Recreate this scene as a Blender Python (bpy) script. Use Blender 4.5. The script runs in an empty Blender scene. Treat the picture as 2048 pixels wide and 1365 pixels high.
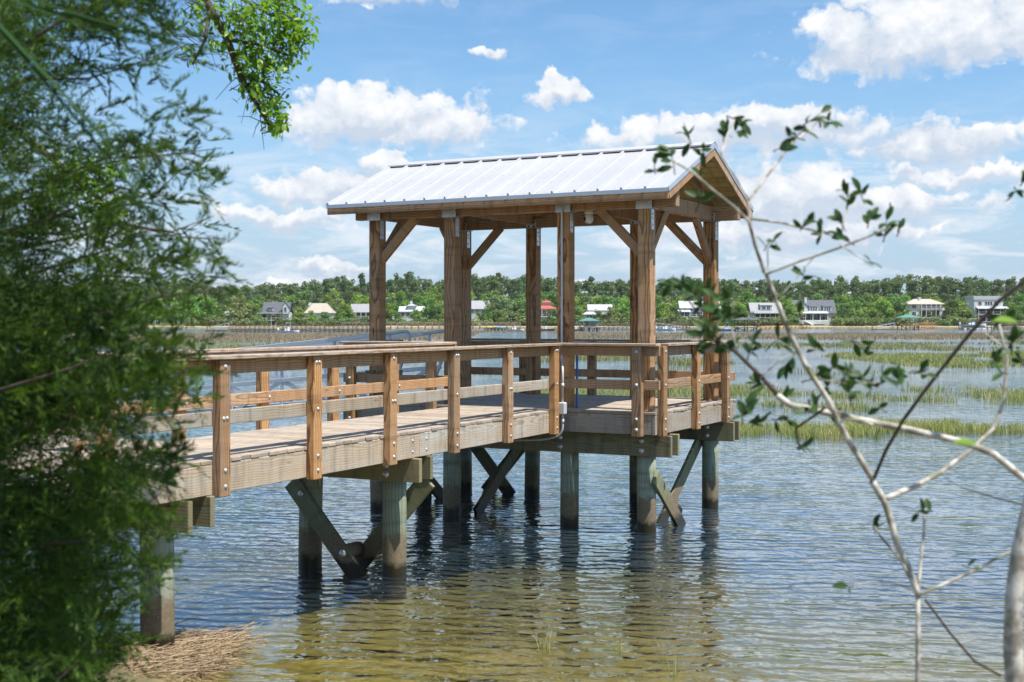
import bpy, bmesh, math, random
import numpy as np
from mathutils import Matrix, Vector, Euler, Quaternion
R = math.radians
SC = bpy.context.scene
COL = SC.collection

# ------------------------------------------------------------------ camera
# World frame: X to the right of the view, Y away from the camera, Z up, still water at Z = 0.
CAM_H = 3.07
F = 2572.0                       # focal length in units of a 2048 px wide frame
cam_d = bpy.data.cameras.new('camera')
cam = bpy.data.objects.new('camera', cam_d); COL.objects.link(cam)
cam.location = (0, 0, CAM_H); cam.rotation_euler = (R(90), 0, 0)
cam_d.sensor_width = 36; cam_d.lens = 36 * F / 2048
cam_d.shift_y = -40.0 / 2048
cam_d.clip_start = 0.05; cam_d.clip_end = 20000
cam_d.dof.use_dof = True; cam_d.dof.focus_distance = 25.0; cam_d.dof.aperture_fstop = 3.2
SC.camera = cam

# ------------------------------------------------------------------ dock frame, sun and sky
TH = 0.4901                      # the dock is turned this far from the view axis
CT, ST = math.cos(TH), math.sin(TH)
def uv(u, v, z=0.0):             # dock coordinates -> world
    return Vector((1.519 + u * CT + v * ST, 18.83 - u * ST + v * CT, z))
sun_dir = Vector((0.455 * CT - 0.07 * ST, -0.455 * ST - 0.07 * CT, 1.0)).normalized()
sun_d = bpy.data.lights.new('sun', 'SUN'); sun = bpy.data.objects.new('sun', sun_d); COL.objects.link(sun)
sun_d.energy = 4.4; sun_d.angle = R(0.53); sun_d.color = (1.0, 0.95, 0.87)
sun.rotation_euler = sun_dir.to_track_quat('Z', 'Y').to_euler()
SC.view_settings.view_transform = 'Standard'; SC.view_settings.look = 'None'
SC.view_settings.exposure = 0.72; SC.view_settings.gamma = 1.0
SC.view_settings.use_curve_mapping = False
SC.cycles.use_denoising = True
try: SC.cycles.denoiser = 'OPENIMAGEDENOISE'
except Exception: pass
SC.cycles.max_bounces = 6; SC.cycles.diffuse_bounces = 3; SC.cycles.glossy_bounces = 3; SC.cycles.transparent_max_bounces = 10
SC.cycles.sample_clamp_indirect = 6.0
SC.cycles.caustics_reflective = False; SC.cycles.caustics_refractive = False

class NT:                        # small helper for building node trees
    def __init__(s, tree): s.t = tree
    def n(s, kind, **kw):
        nd = s.t.nodes.new(kind)
        ins = kw.pop('ins', {})
        for k, v in kw.items(): setattr(nd, k, v)
        for k, v in ins.items():
            i = nd.inputs[k]
            if hasattr(v, 'is_output'): s.t.links.new(v, i)
            else: i.default_value = v
        return nd
    def math(s, op, a, b=None, clamp=False, c=None):
        ins = {0: a}
        if b is not None: ins[1] = b
        if c is not None: ins[2] = c
        return s.n('ShaderNodeMath', operation=op, use_clamp=clamp, ins=ins).outputs[0]
    def vmath(s, op, a, b=None):
        ins = {0: a}
        if b is not None: ins[1] = b
        return s.n('ShaderNodeVectorMath', operation=op, ins=ins).outputs[0]
    def mix(s, fac, a, b, blend='MIX'):
        nd = s.n('ShaderNodeMix', data_type='RGBA', blend_type=blend, ins={0: fac, 6: a, 7: b})
        return nd.outputs[2]
    def ramp(s, fac, stops, interp='LINEAR'):
        nd = s.n('ShaderNodeValToRGB', ins={0: fac}); cr = nd.color_ramp; cr.interpolation = interp
        while len(cr.elements) < len(stops): cr.elements.new(0.5)
        for e, (p, c) in zip(cr.elements, stops):
            e.position = p; e.color = (c, c, c, 1) if not hasattr(c, '__len__') else (*c[:3], 1)
        return nd.outputs[0]
    def smooth(s, v, lo, hi):
        nd = s.n('ShaderNodeMapRange', interpolation_type='SMOOTHSTEP', ins={0: v, 1: lo, 2: hi, 3: 0.0, 4: 1.0})
        return nd.outputs[0]
    def noise(s, vec, scale, detail=3, rough=0.55, dist=0.0):
        return s.n('ShaderNodeTexNoise', ins={'Vector': vec, 'Scale': scale, 'Detail': detail, 'Roughness': rough, 'Distortion': dist}).outputs[0]

def make_sky():
    w = bpy.data.worlds.new('World'); SC.world = w; w.use_nodes = True
    g = NT(w.node_tree); g.t.nodes.clear()
    sky = g.n('ShaderNodeTexSky', sky_type='NISHITA')
    sky.sun_disc = False
    sky.sun_elevation = math.asin(sun_dir.z)
    sky.sun_rotation = math.atan2(sun_dir.x, sun_dir.y)
    sky.altitude = 0; sky.air_density = 1.0; sky.dust_density = 0.6; sky.ozone_density = 1.2
    tc = g.n('ShaderNodeTexCoord').outputs['Generated']
    sep = g.n('ShaderNodeSeparateXYZ', ins={0: tc})
    az = g.math('ARCTAN2', sep.outputs[0], sep.outputs[1]); el = g.math('ARCSINE', sep.outputs[2])
    az = g.math('MULTIPLY', az, F / 100); el = g.math('MULTIPLY', el, F / 100)   # units: 100 frame px
    p = g.n('ShaderNodeCombineXYZ', ins={0: az, 1: el, 2: 0.0}).outputs[0]
    # clouds: centre, half width, half height above and below (frame px)
    cl = [(800, 262, 215, 78, 40), (690, 250, 110, 62, 48), (640, 385, 140, 50, 30), (770, 345, 60, 35, 40), (790, 12, 130, 30, 26),
          (1115, 195, 60, 26, 16), (1860, 120, 290, 130, 55), (1700, 140, 120, 70, 34), (1480, 285, 330, 60, 40),
          (1560, 262, 150, 40, 40), (1840, 318, 190, 52, 34), (1560, 400, 130, 65, 55), (1700, 420, 260, 40, 40),
          (1890, 370, 130, 24, 20), (2040, 285, 60, 60, 30), (975, 110, 40, 14, 10), (1540, 470, 320, 60, 40),
          (560, 440, 130, 26, 26), (1190, 590, 60, 30, 20), (690, 535, 110, 20, 16), (580, 570, 60, 14, 12)]
    warp = g.n('ShaderNodeTexNoise', ins={'Vector': p, 'Scale': 1.1, 'Detail': 4, 'Roughness': 0.6}).outputs[1]
    wv = g.vmath('SCALE', g.vmath('SUBTRACT', warp, (0.5, 0.5, 0.5))); wv.node.inputs['Scale'].default_value = 1.1
    q = g.vmath('ADD', p, wv)
    qs = g.n('ShaderNodeSeparateXYZ', ins={0: q})
    field = None; low = None
    for (cx, cy, hw, up, dn) in cl:
        dx = g.math('DIVIDE', g.math('SUBTRACT', qs.outputs[0], (cx - 1024) / 100), hw / 100)
        dy0 = g.math('SUBTRACT', qs.outputs[1], (642.5 - cy) / 100)
        dy = g.math('MAXIMUM', g.math('DIVIDE', dy0, up / 100), g.math('DIVIDE', dy0, -dn / 100))
        e = g.math('ADD', g.math('MULTIPLY', dx, dx), g.math('MULTIPLY', dy, dy))
        d = g.math('SUBTRACT', 1.0, e)
        field = d if field is None else g.math('SMOOTH_MAX', field, d, c=0.35)
        b_ = g.math('MINIMUM', g.math('ADD', d, 0.5), g.math('SUBTRACT', 0.45, g.math('DIVIDE', dy0, up / 100)))   # towards the base of the cloud
        low = b_ if low is None else g.math('MAXIMUM', low, b_)
    field = g.math('MAXIMUM', field, -1.0)
    # scattered clouds over the whole sky, thin streaks near the horizon
    gen = g.noise(g.vmath('MULTIPLY', p, (0.10, 0.22, 1)), 1.0, 5, 0.55)
    up_fade = g.smooth(el, 9.0, 16.0)
    gen = g.math('MULTIPLY', g.math('SUBTRACT', gen, 0.60), 9.0)
    field = g.math('MAXIMUM', field, g.math('SUBTRACT', g.math('MULTIPLY', up_fade, g.math('ADD', gen, 1.2)), 1.2))
    fb = g.noise(g.vmath('MULTIPLY', p, (1.0, 1.35, 1)), 1.5, 7, 0.6)
    puff = g.n('ShaderNodeTexVoronoi', voronoi_dimensions='2D', feature='F1', ins={'Vector': q, 'Scale': 1.7, 'Detail': 1.5, 'Roughness': 0.55, 'Lacunarity': 2.3}).outputs[0]
    dens = g.math('ADD', g.math('ADD', g.math('MULTIPLY', field, 1.25), 0.40), g.math('MULTIPLY', g.math('SUBTRACT', fb, 0.5), 1.7))
    dens = g.math('ADD', dens, g.math('MULTIPLY', g.math('SUBTRACT', 0.45, puff), 1.0))
    edge_w = g.math('ADD', 0.55, g.math('MULTIPLY', g.smooth(low, 0.1, 0.9), 1.0))
    mask = g.smooth(dens, -0.18, edge_w)
    thin = g.noise(g.vmath('MULTIPLY', p, (0.55, 2.0, 1)), 1.0, 6, 0.62, 0.6)
    band = g.math('MULTIPLY', g.smooth(el, 4.6, 1.6), g.smooth(el, -0.5, 0.6))
    streak = g.math('MULTIPLY', g.smooth(thin, 0.43, 0.66), g.math('ADD', g.math('MULTIPLY', band, 0.85), 0.10))
    # lit from above: compare the field with itself a little higher up
    fb2 = g.noise(g.vmath('MULTIPLY', g.vmath('ADD', p, (0.14, 0.28, 0)), (1.0, 1.35, 1)), 1.5, 5, 0.6)
    sh = g.math('ADD', g.math('MULTIPLY', g.math('SUBTRACT', fb, fb2), 1.5), 0.62)
    sh = g.math('ADD', sh, g.math('MULTIPLY', g.math('SUBTRACT', 0.4, puff), 0.5))
    sh = g.math('SUBTRACT', g.math('ADD', sh, 0.25), g.math('MULTIPLY', g.smooth(low, 0.05, 0.85), 0.80), clamp=True)
    ccol = g.mix(sh, (4.35, 4.95, 5.85, 1), (7.1, 7.2, 7.35, 1))
    # horizon brightening from haze
    skc = g.mix(1.0, sky.outputs[0], (0.74, 0.985, 1.15, 1), 'MULTIPLY')
    skc = g.mix(g.math('MULTIPLY', g.smooth(el, 5.5, 0.0), 0.85), skc, (3.45, 4.4, 5.7, 1))
    c1 = g.mix(g.math('MULTIPLY', streak, 0.8), skc, (6.1, 6.5, 7.0, 1))
    c2 = g.mix(mask, c1, ccol)
    bg = g.n('ShaderNodeBackground', ins={'Color': c2, 'Strength': 0.087})
    w.cycles.sampling_method = 'MANUAL'; w.cycles.sample_map_resolution = 256
    out = g.n('ShaderNodeOutputWorld'); g.t.links.new(bg.outputs[0], out.inputs[0])
make_sky()

# ------------------------------------------------------------------ materials
MATS = {}
def newmat(name):
    m = bpy.data.materials.new(name); m.use_nodes = True
    g = NT(m.node_tree); g.t.nodes.clear()
    out = g.n('ShaderNodeOutputMaterial')
    MATS[name] = m
    return m, g, out
def plain(name, col, rough=0.6, metal=0.0, spec=0.5, var=0.12, scale=3.0, bump=0.0, noise_detail=5):
    m, g, out = newmat(name)
    tc = g.n('ShaderNodeTexCoord').outputs['Object']
    n = g.noise(tc, scale, noise_detail, 0.6)
    k = g.ramp(n, [(0.3, 1 - var), (0.7, 1 + var)])
    rnd = g.n('ShaderNodeObjectInfo').outputs['Random']
    k2 = g.math('ADD', g.math('MULTIPLY', rnd, var), 1 - var / 2)
    c = g.mix(1.0, (*col, 1), k, 'MULTIPLY'); c = g.mix(1.0, c, k2, 'MULTIPLY')
    b = g.n('ShaderNodeBsdfPrincipled', ins={'Base Color': c, 'Roughness': rough, 'Metallic': metal, 'Specular IOR Level': spec})
    if bump:
        bp = g.n('ShaderNodeBump', ins={'Height': n, 'Strength': bump, 'Distance': 0.02}); g.t.links.new(bp.outputs[0], b.inputs['Normal'])
    g.t.links.new(b.outputs[0], out.inputs[0])
    return m
def wood(name, light, dark, grey, weather=0.3, rough=0.75, ring=14.0, tide=False, contrast=1.0):
    m, g, out = newmat(name)
    tc = g.n('ShaderNodeTexCoord'); oi = g.n('ShaderNodeObjectInfo').outputs['Random']
    r2 = g.math('FRACT', g.math('MULTIPLY', oi, 17.31)); r3 = g.math('FRACT', g.math('MULTIPLY', oi, 91.7))
    off = g.n('ShaderNodeCombineXYZ', ins={0: g.math('MULTIPLY', oi, 40.0), 1: g.math('SUBTRACT', g.math('MULTIPLY', r2, 0.22), 0.11),
                                           2: g.math('SUBTRACT', g.math('MULTIPLY', r3, 0.16), 0.20)}).outputs[0]
    p = g.vmath('ADD', tc.outputs['Object'], off)
    wp = g.n('ShaderNodeTexNoise', ins={'Vector': g.vmath('MULTIPLY', p, (0.9, 2.2, 2.2)), 'Scale': 1.3, 'Detail': 2, 'Roughness': 0.5}).outputs[1]
    wv = g.vmath('MULTIPLY', g.vmath('SUBTRACT', wp, (0.5, 0.5, 0.5)), (0.0, 0.12, 0.12))
    pr = g.vmath('ADD', g.vmath('MULTIPLY', p, (0.02, 1, 1)), wv)
    ringv = g.n('ShaderNodeTexWave', wave_type='RINGS', rings_direction='X', wave_profile='SAW',
                ins={'Vector': pr, 'Scale': ring, 'Distortion': 1.2, 'Detail': 3, 'Detail Scale': 1.5}).outputs[1]
    rg = g.ramp(ringv, [(0.0, 0.05), (0.55, 0.35), (0.86, 1.0), (1.0, 0.0)])
    fib = g.noise(g.vmath('MULTIPLY', p, (2.5, 110, 110)), 1.0, 4, 0.6)
    f1 = g.math('ADD', g.math('MULTIPLY', rg, 0.75 * contrast), g.math('MULTIPLY', g.math('SUBTRACT', fib, 0.35), 0.45), clamp=True)
    c = g.mix(f1, (*light, 1), (*dark, 1))
    # knots
    vk = g.n('ShaderNodeTexVoronoi', feature='F1', ins={'Vector': g.vmath('MULTIPLY', p, (1.0, 3.2, 3.2)), 'Scale': 1.5, 'Randomness': 1.0}).outputs[0]
    kn = g.smooth(vk, 0.085, 0.045)
    c = g.mix(g.math('MULTIPLY', kn, 0.65), c, (dark[0] * 0.5, dark[1] * 0.45, dark[2] * 0.42, 1))
    # weathering: grey patches, per-board strength
    wn = g.noise(g.vmath('MULTIPLY', p, (0.8, 5, 5)), 1.0, 5, 0.65)
    wamt = g.math('ADD', g.math('MULTIPLY', g.math('SUBTRACT', r3, 0.5), 0.5), weather)
    wf = g.math('MULTIPLY', g.smooth(g.math('ADD', wn, g.math('MULTIPLY', g.math('SUBTRACT', fib, 0.5), 0.35)), 0.62, 0.36), 1.0)
    wf = g.math('MULTIPLY', g.math('ADD', wf, 0.45), wamt, clamp=True)
    gc = g.mix(f1, (*grey, 1), (grey[0] * 0.62, grey[1] * 0.60, grey[2] * 0.57, 1))
    c = g.mix(wf, c, gc)
    val = g.math('ADD', g.math('MULTIPLY', r2, 0.36), 0.82)
    c = g.mix(1.0, c, val, 'MULTIPLY')
    # vertical run stains
    stn = g.noise(g.vmath('MULTIPLY', p, (9, 1.2, 1.2)), 1.0, 4, 0.6)
    c = g.mix(1.0, c, g.ramp(stn, [(0.28, 0.62), (0.5, 1.0), (0.75, 1.12)]), 'MULTIPLY')
    rgh = rough
    if tide:                                  # tide line: wet and stained near the water
        pz = g.n('ShaderNodeSeparateXYZ', ins={0: g.n('ShaderNodeNewGeometry').outputs['Position']}).outputs[2]
        tn = g.noise(tc.outputs['Object'], 7.0, 4, 0.6)
        zz = g.math('ADD', pz, g.math('MULTIPLY', g.math('SUBTRACT', tn, 0.5), 0.5))
        c = g.mix(g.smooth(zz, 0.60, 0.42), c, g.mix(g.noise(tc.outputs['Object'], 24.0, 4, 0.7), (0.085, 0.065, 0.04, 1), (0.33, 0.265, 0.17, 1)))
        wet = g.smooth(g.math('ADD', pz, g.math('MULTIPLY', g.math('SUBTRACT', tn, 0.5), 0.22)), 0.20, 0.12)
        c = g.mix(wet, c, (0.028, 0.024, 0.013, 1))
        bar = g.n('ShaderNodeTexVoronoi', ins={'Vector': tc.outputs['Object'], 'Scale': 22.0}).outputs[0]
        bm = g.math('MULTIPLY', g.smooth(bar, 0.16, 0.08), g.math('MULTIPLY', g.smooth(pz, 0.75, 0.5), g.smooth(pz, 0.05, 0.25)))
        bsel = g.smooth(g.noise(tc.outputs['Object'], 5.0, 2, 0.5), 0.56, 0.62)
        c = g.mix(g.math('MULTIPLY', bm, bsel), c, (0.5, 0.48, 0.42, 1))
        rgh = g.math('SUBTRACT', rough, g.math('MULTIPLY', wet, 0.4))
    h = g.math('ADD', g.math('MULTIPLY', rg, 0.35), g.math('MULTIPLY', fib, 0.65))
    bp = g.n('ShaderNodeBump', ins={'Height': h, 'Strength': 0.5, 'Distance': 0.004})
    b = g.n('ShaderNodeBsdfPrincipled', ins={'Base Color': c, 'Roughness': rgh, 'Specular IOR Level': 0.25, 'Normal': bp.outputs[0]})
    g.t.links.new(b.outputs[0], out.inputs[0])
    return m
wood('wood_warm', (0.62, 0.345, 0.145), (0.19, 0.080, 0.029), (0.43, 0.33, 0.245), 0.28, contrast=1.45)
wood('wood_rail', (0.60, 0.365, 0.19), (0.22, 0.098, 0.040), (0.40, 0.325, 0.25), 0.25, contrast=1.2)
wood('wood_cap', (0.52, 0.385, 0.265), (0.19, 0.095, 0.048), (0.53, 0.455, 0.38), 0.45, contrast=1.25)
wood('wood_grey', (0.47, 0.355, 0.24), (0.22, 0.145, 0.08), (0.46, 0.43, 0.375), 0.68, contrast=0.95)
wood('wood_deck', (0.46, 0.365, 0.27), (0.25, 0.18, 0.12), (0.43, 0.385, 0.33), 0.6, contrast=0.8)
wood('wood_treated', (0.32, 0.28, 0.15), (0.13, 0.10, 0.048), (0.29, 0.285, 0.20), 0.5, contrast=1.0)
wood('wood_brace', (0.24, 0.24, 0.13), (0.10, 0.10, 0.052), (0.24, 0.27, 0.18), 0.45, tide=True)
wood('wood_pile', (0.26, 0.295, 0.20), (0.095, 0.115, 0.078), (0.38, 0.42, 0.33), 0.55, tide=True, ring=9.0)
wood('wood_ceiling', (0.66, 0.49, 0.20), (0.46, 0.31, 0.11), (0.5, 0.4, 0.22), 0.1, contrast=0.5)
wood('wood_new', (0.55, 0.33, 0.13), (0.42, 0.22, 0.08), (0.45, 0.33, 0.2), 0.1)
wood('wood_old', (0.19, 0.15, 0.11), (0.10, 0.08, 0.06), (0.24, 0.21, 0.18), 0.6)
plain('galvanised', (0.52, 0.54, 0.56), 0.42, 0.75, var=0.18, scale=9)
plain('bolt_metal', (0.50, 0.51, 0.52), 0.45, 0.5, var=0.15, scale=30)
plain('aluminium', (0.58, 0.60, 0.615), 0.45, 0.35, var=0.1, scale=4)
plain('roof_metal', (0.495, 0.497, 0.50), 0.40, 0.14, var=0.06, scale=1.2, bump=0.15)
plain('roof_trim', (0.52, 0.555, 0.60), 0.40, 0.5, var=0.08, scale=3)
plain('conduit_grey', (0.56, 0.57, 0.58), 0.5, 0.0, var=0.08)
plain('hose_blue', (0.05, 0.16, 0.42), 0.5, 0.0)
plain('plastic_white', (0.75, 0.75, 0.73), 0.45)
plain('lens_black', (0.02, 0.02, 0.022), 0.2)
plain('label_blue', (0.03, 0.07, 0.22), 0.4)
plain('siding_white', (0.62, 0.625, 0.62), 0.7, var=0.06, scale=0.6)
plain('siding_cream', (0.70, 0.66, 0.57), 0.7, var=0.06, scale=0.6)
plain('siding_grey', (0.52, 0.55, 0.58), 0.7, var=0.06, scale=0.6)
plain('trim_white', (0.66, 0.66, 0.655), 0.6, var=0.04)
plain('shingle_dark', (0.10, 0.11, 0.13), 0.8, var=0.2, scale=2)
plain('shingle_grey', (0.30, 0.30, 0.31), 0.8, var=0.2, scale=2)
plain('shingle_tan', (0.42, 0.37, 0.30), 0.8, var=0.2, scale=2)
plain('roof_white', (0.46, 0.47, 0.48), 0.5, var=0.05)
plain('roof_red', (0.50, 0.10, 0.085), 0.6, var=0.15)
plain('roof_green', (0.09, 0.22, 0.17), 0.6, var=0.15)
plain('brick_warm', (0.42, 0.24, 0.14), 0.8, var=0.2)
plain('window_glass', (0.035, 0.045, 0.055), 0.08, 0.0, 0.8, var=0.2)
plain('painted_shade', (0.045, 0.045, 0.05), 0.7)  # near-black colour painting the shade inside the far porches
plain('hull_white', (0.78, 0.79, 0.80), 0.25)
plain('hull_blue', (0.30, 0.42, 0.52), 0.3)
plain('hull_dark', (0.04, 0.05, 0.07), 0.3)
plain('kayak_yellow', (0.65, 0.50, 0.05), 0.4)
plain('kayak_green', (0.10, 0.40, 0.18), 0.4)
plain('kayak_blue', (0.10, 0.40, 0.55), 0.4)

def leafmat(name, col, col2, trans=0.3, scale=0.35, rough=0.5, spec=0.3, hue=0.0, coords='Object'):
    m, g, out = newmat(name)
    tc = g.n('ShaderNodeTexCoord').outputs[coords]; oi = g.n('ShaderNodeObjectInfo').outputs['Random']
    n = g.noise(g.vmath('ADD', tc, g.n('ShaderNodeCombineXYZ', ins={0: g.math('MULTIPLY', oi, 50.0)}).outputs[0]), scale, 3, 0.6)
    isl = g.n('ShaderNodeNewGeometry').outputs['Random Per Island']
    f = g.math('ADD', g.math('MULTIPLY', g.math('SUBTRACT', n, 0.5), 2.2), g.math('MULTIPLY', isl, 0.5))
    f = g.math('ADD', f, 0.25, clamp=True)
    c = g.mix(f, (*col, 1), (*col2, 1))
    hv = g.n('ShaderNodeHueSaturation', ins={'Hue': g.math('ADD', g.math('MULTIPLY', g.math('SUBTRACT', oi, 0.5), hue), 0.5),
             'Value': g.math('ADD', g.math('MULTIPLY', g.math('FRACT', g.math('MULTIPLY', oi, 7.7)), 0.5 if hue else 0.2), 0.75 if hue else 0.9), 'Color': c}).outputs[0]
    b = g.n('ShaderNodeBsdfPrincipled', ins={'Base Color': hv, 'Roughness': rough, 'Specular IOR Level': spec})
    tr = g.n('ShaderNodeBsdfTranslucent', ins={'Color': g.mix(1.0, hv, (1.3, 1.35, 0.55, 1), 'MULTIPLY')})
    ms = g.n('ShaderNodeMixShader', ins={0: trans}); g.t.links.new(b.outputs[0], ms.inputs[1]); g.t.links.new(tr.outputs[0], ms.inputs[2])
    g.t.links.new(ms.outputs[0], out.inputs[0])
    return m
leafmat('leaf_pine', (0.095, 0.155, 0.06), (0.16, 0.23, 0.09), 0.4, 0.3, hue=0.03)
leafmat('leaf_broad', (0.13, 0.235, 0.04), (0.25, 0.385, 0.08), 0.38, 0.25, hue=0.06)
leafmat('leaf_dark', (0.10, 0.18, 0.05), (0.19, 0.285, 0.09), 0.35, 0.25, hue=0.05)
leafmat('leaf_pale', (0.165, 0.21, 0.085), (0.28, 0.33, 0.15), 0.3, 0.25, hue=0.06)
leafmat('leaf_bush', (0.12, 0.17, 0.06), (0.22, 0.26, 0.10), 0.25, 0.4, hue=0.07)
leafmat('leaf_palm', (0.12, 0.16, 0.05), (0.26, 0.28, 0.09), 0.2, 0.6, hue=0.05)
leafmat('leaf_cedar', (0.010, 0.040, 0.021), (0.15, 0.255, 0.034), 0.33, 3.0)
leafmat('leaf_oak', (0.12, 0.25, 0.025), (0.25, 0.42, 0.05), 0.45, 4.0, rough=0.35)
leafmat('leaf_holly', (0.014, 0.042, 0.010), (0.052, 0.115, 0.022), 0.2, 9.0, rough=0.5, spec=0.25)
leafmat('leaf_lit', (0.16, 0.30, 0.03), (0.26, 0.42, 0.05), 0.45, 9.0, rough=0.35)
leafmat('leaf_strap', (0.015, 0.045, 0.018), (0.035, 0.085, 0.025), 0.15, 3.0, rough=0.7, spec=0.1)
leafmat('grass_green', (0.25, 0.31, 0.085), (0.50, 0.44, 0.21), 0.35, 0.8)
leafmat('grass_brown', (0.33, 0.235, 0.145), (0.48, 0.37, 0.25), 0.25, 0.06)
leafmat('grass_mid', (0.27, 0.31, 0.10), (0.44, 0.36, 0.19), 0.3, 0.2)
leafmat('grass_tan', (0.44, 0.36, 0.24), (0.58, 0.49, 0.35), 0.25, 0.06)
leafmat('straw', (0.17, 0.11, 0.06), (0.46, 0.34, 0.20), 0.1, 9.0)
plain('bark_dark', (0.075, 0.055, 0.042), 0.9, var=0.3, scale=14, bump=0.6)
plain('bark_far', (0.16, 0.125, 0.10), 0.9, var=0.3, scale=2)
def bark_pale():
    m, g, out = newmat('bark_pale')
    tc = g.n('ShaderNodeTexCoord').outputs['Object']
    n = g.noise(tc, 16.0, 5, 0.6); n2 = g.noise(tc, 5.0, 4, 0.6)
    c = g.mix(g.smooth(n, 0.40, 0.62), (0.27, 0.24, 0.195, 1), (0.64, 0.60, 0.53, 1))
    c = g.mix(g.smooth(n2, 0.62, 0.68), c, (0.07, 0.06, 0.05, 1))
    c = g.mix(g.math('MULTIPLY', g.smooth(g.noise(tc, 9.0, 2, 0.5), 0.56, 0.66), 0.5), c, (0.20, 0.23, 0.09, 1))
    bp = g.n('ShaderNodeBump', ins={'Height': n, 'Strength': 0.4, 'Distance': 0.006})
    b = g.n('ShaderNodeBsdfPrincipled', ins={'Base Color': c, 'Roughness': 0.85, 'Specular IOR Level': 0.2, 'Normal': bp.outputs[0]})
    g.t.links.new(b.outputs[0], out.inputs[0])
bark_pale()

def water_mat():
    m, g, out = newmat('water')
    pos = g.n('ShaderNodeNewGeometry').outputs['Position']
    rot = g.n('ShaderNodeVectorRotate', rotation_type='Z_AXIS', ins={'Vector': pos, 'Angle': R(14)}).outputs[0]
    def layer(sc, stretch, det, dist, seed):
        v = g.vmath('ADD', g.vmath('MULTIPLY', rot, (stretch, 1, 1)), (seed, seed * 1.7, 0))
        return g.noise(v, sc, det, 0.5, dist)
    a = layer(0.8, 0.7, 2, 0.4, 0.0)
    b = layer(3.4, 0.75, 2, 0.5, 11.0)
    c = layer(8.5, 0.75, 2, 0.3, 23.0)
    d = layer(16.0, 0.8, 1, 0.0, 31.0)
    h = g.math('ADD', g.math('MULTIPLY', a, 0.080), g.math('MULTIPLY', b, 0.034))
    h = g.math('ADD', h, g.math('MULTIPLY', c, 0.0095))
    tw = g.n('ShaderNodeVectorRotate', rotation_type='Z_AXIS', ins={'Vector': pos, 'Angle': R(8)}).outputs[0]
    wave = g.n('ShaderNodeTexWave', wave_type='BANDS', bands_direction='Y', ins={'Vector': g.vmath('MULTIPLY', tw, (0.9, 1, 1)), 'Scale': 1.15, 'Distortion': 7.0, 'Detail': 2, 'Detail Scale': 0.8, 'Detail Roughness': 0.6}).outputs[1]
    gust = g.smooth(g.noise(pos, 0.12, 2, 0.5), 0.35, 0.62)
    h = g.math('MULTIPLY', g.math('ADD', h, g.math('MULTIPLY', wave, 0.0075)), g.math('ADD', g.math('MULTIPLY', gust, 0.55), 0.6))
    h = g.math('ADD', h, g.math('MULTIPLY', d, 0.0018))
    bp = g.n('ShaderNodeBump', ins={'Height': h, 'Strength': 1.0, 'Distance': 1.0})
    fr = g.n('ShaderNodeFresnel', ins={'IOR': 1.50, 'Normal': bp.outputs[0]}).outputs[0]
    gl = g.n('ShaderNodeBsdfGlossy', ins={'Color': (1, 1, 1, 1), 'Roughness': 0.07, 'Normal': bp.outputs[0]})
    tr = g.n('ShaderNodeBsdfTransparent', ins={'Color': (0.88, 0.88, 0.62, 1)})
    mk = g.n('ShaderNodeBsdfDiffuse', ins={'Color': (0.048, 0.088, 0.122, 1)})
    dep = g.n('ShaderNodeAttribute', attribute_name='depth').outputs['Fac']
    mf = g.math('SUBTRACT', 1.0, g.math('POWER', 2.718, g.math('MULTIPLY', dep, -1.0)))   # absorption grows with depth
    body = g.n('ShaderNodeMixShader', ins={0: mf}); g.t.links.new(tr.outputs[0], body.inputs[1]); g.t.links.new(mk.outputs[0], body.inputs[2])
    ms = g.n('ShaderNodeMixShader', ins={0: g.math('MULTIPLY', fr, 1.55, clamp=True)}); g.t.links.new(body.outputs[0], ms.inputs[1]); g.t.links.new(gl.outputs[0], ms.inputs[2])
    g.t.links.new(ms.outputs[0], out.inputs[0])
water_mat()
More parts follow.
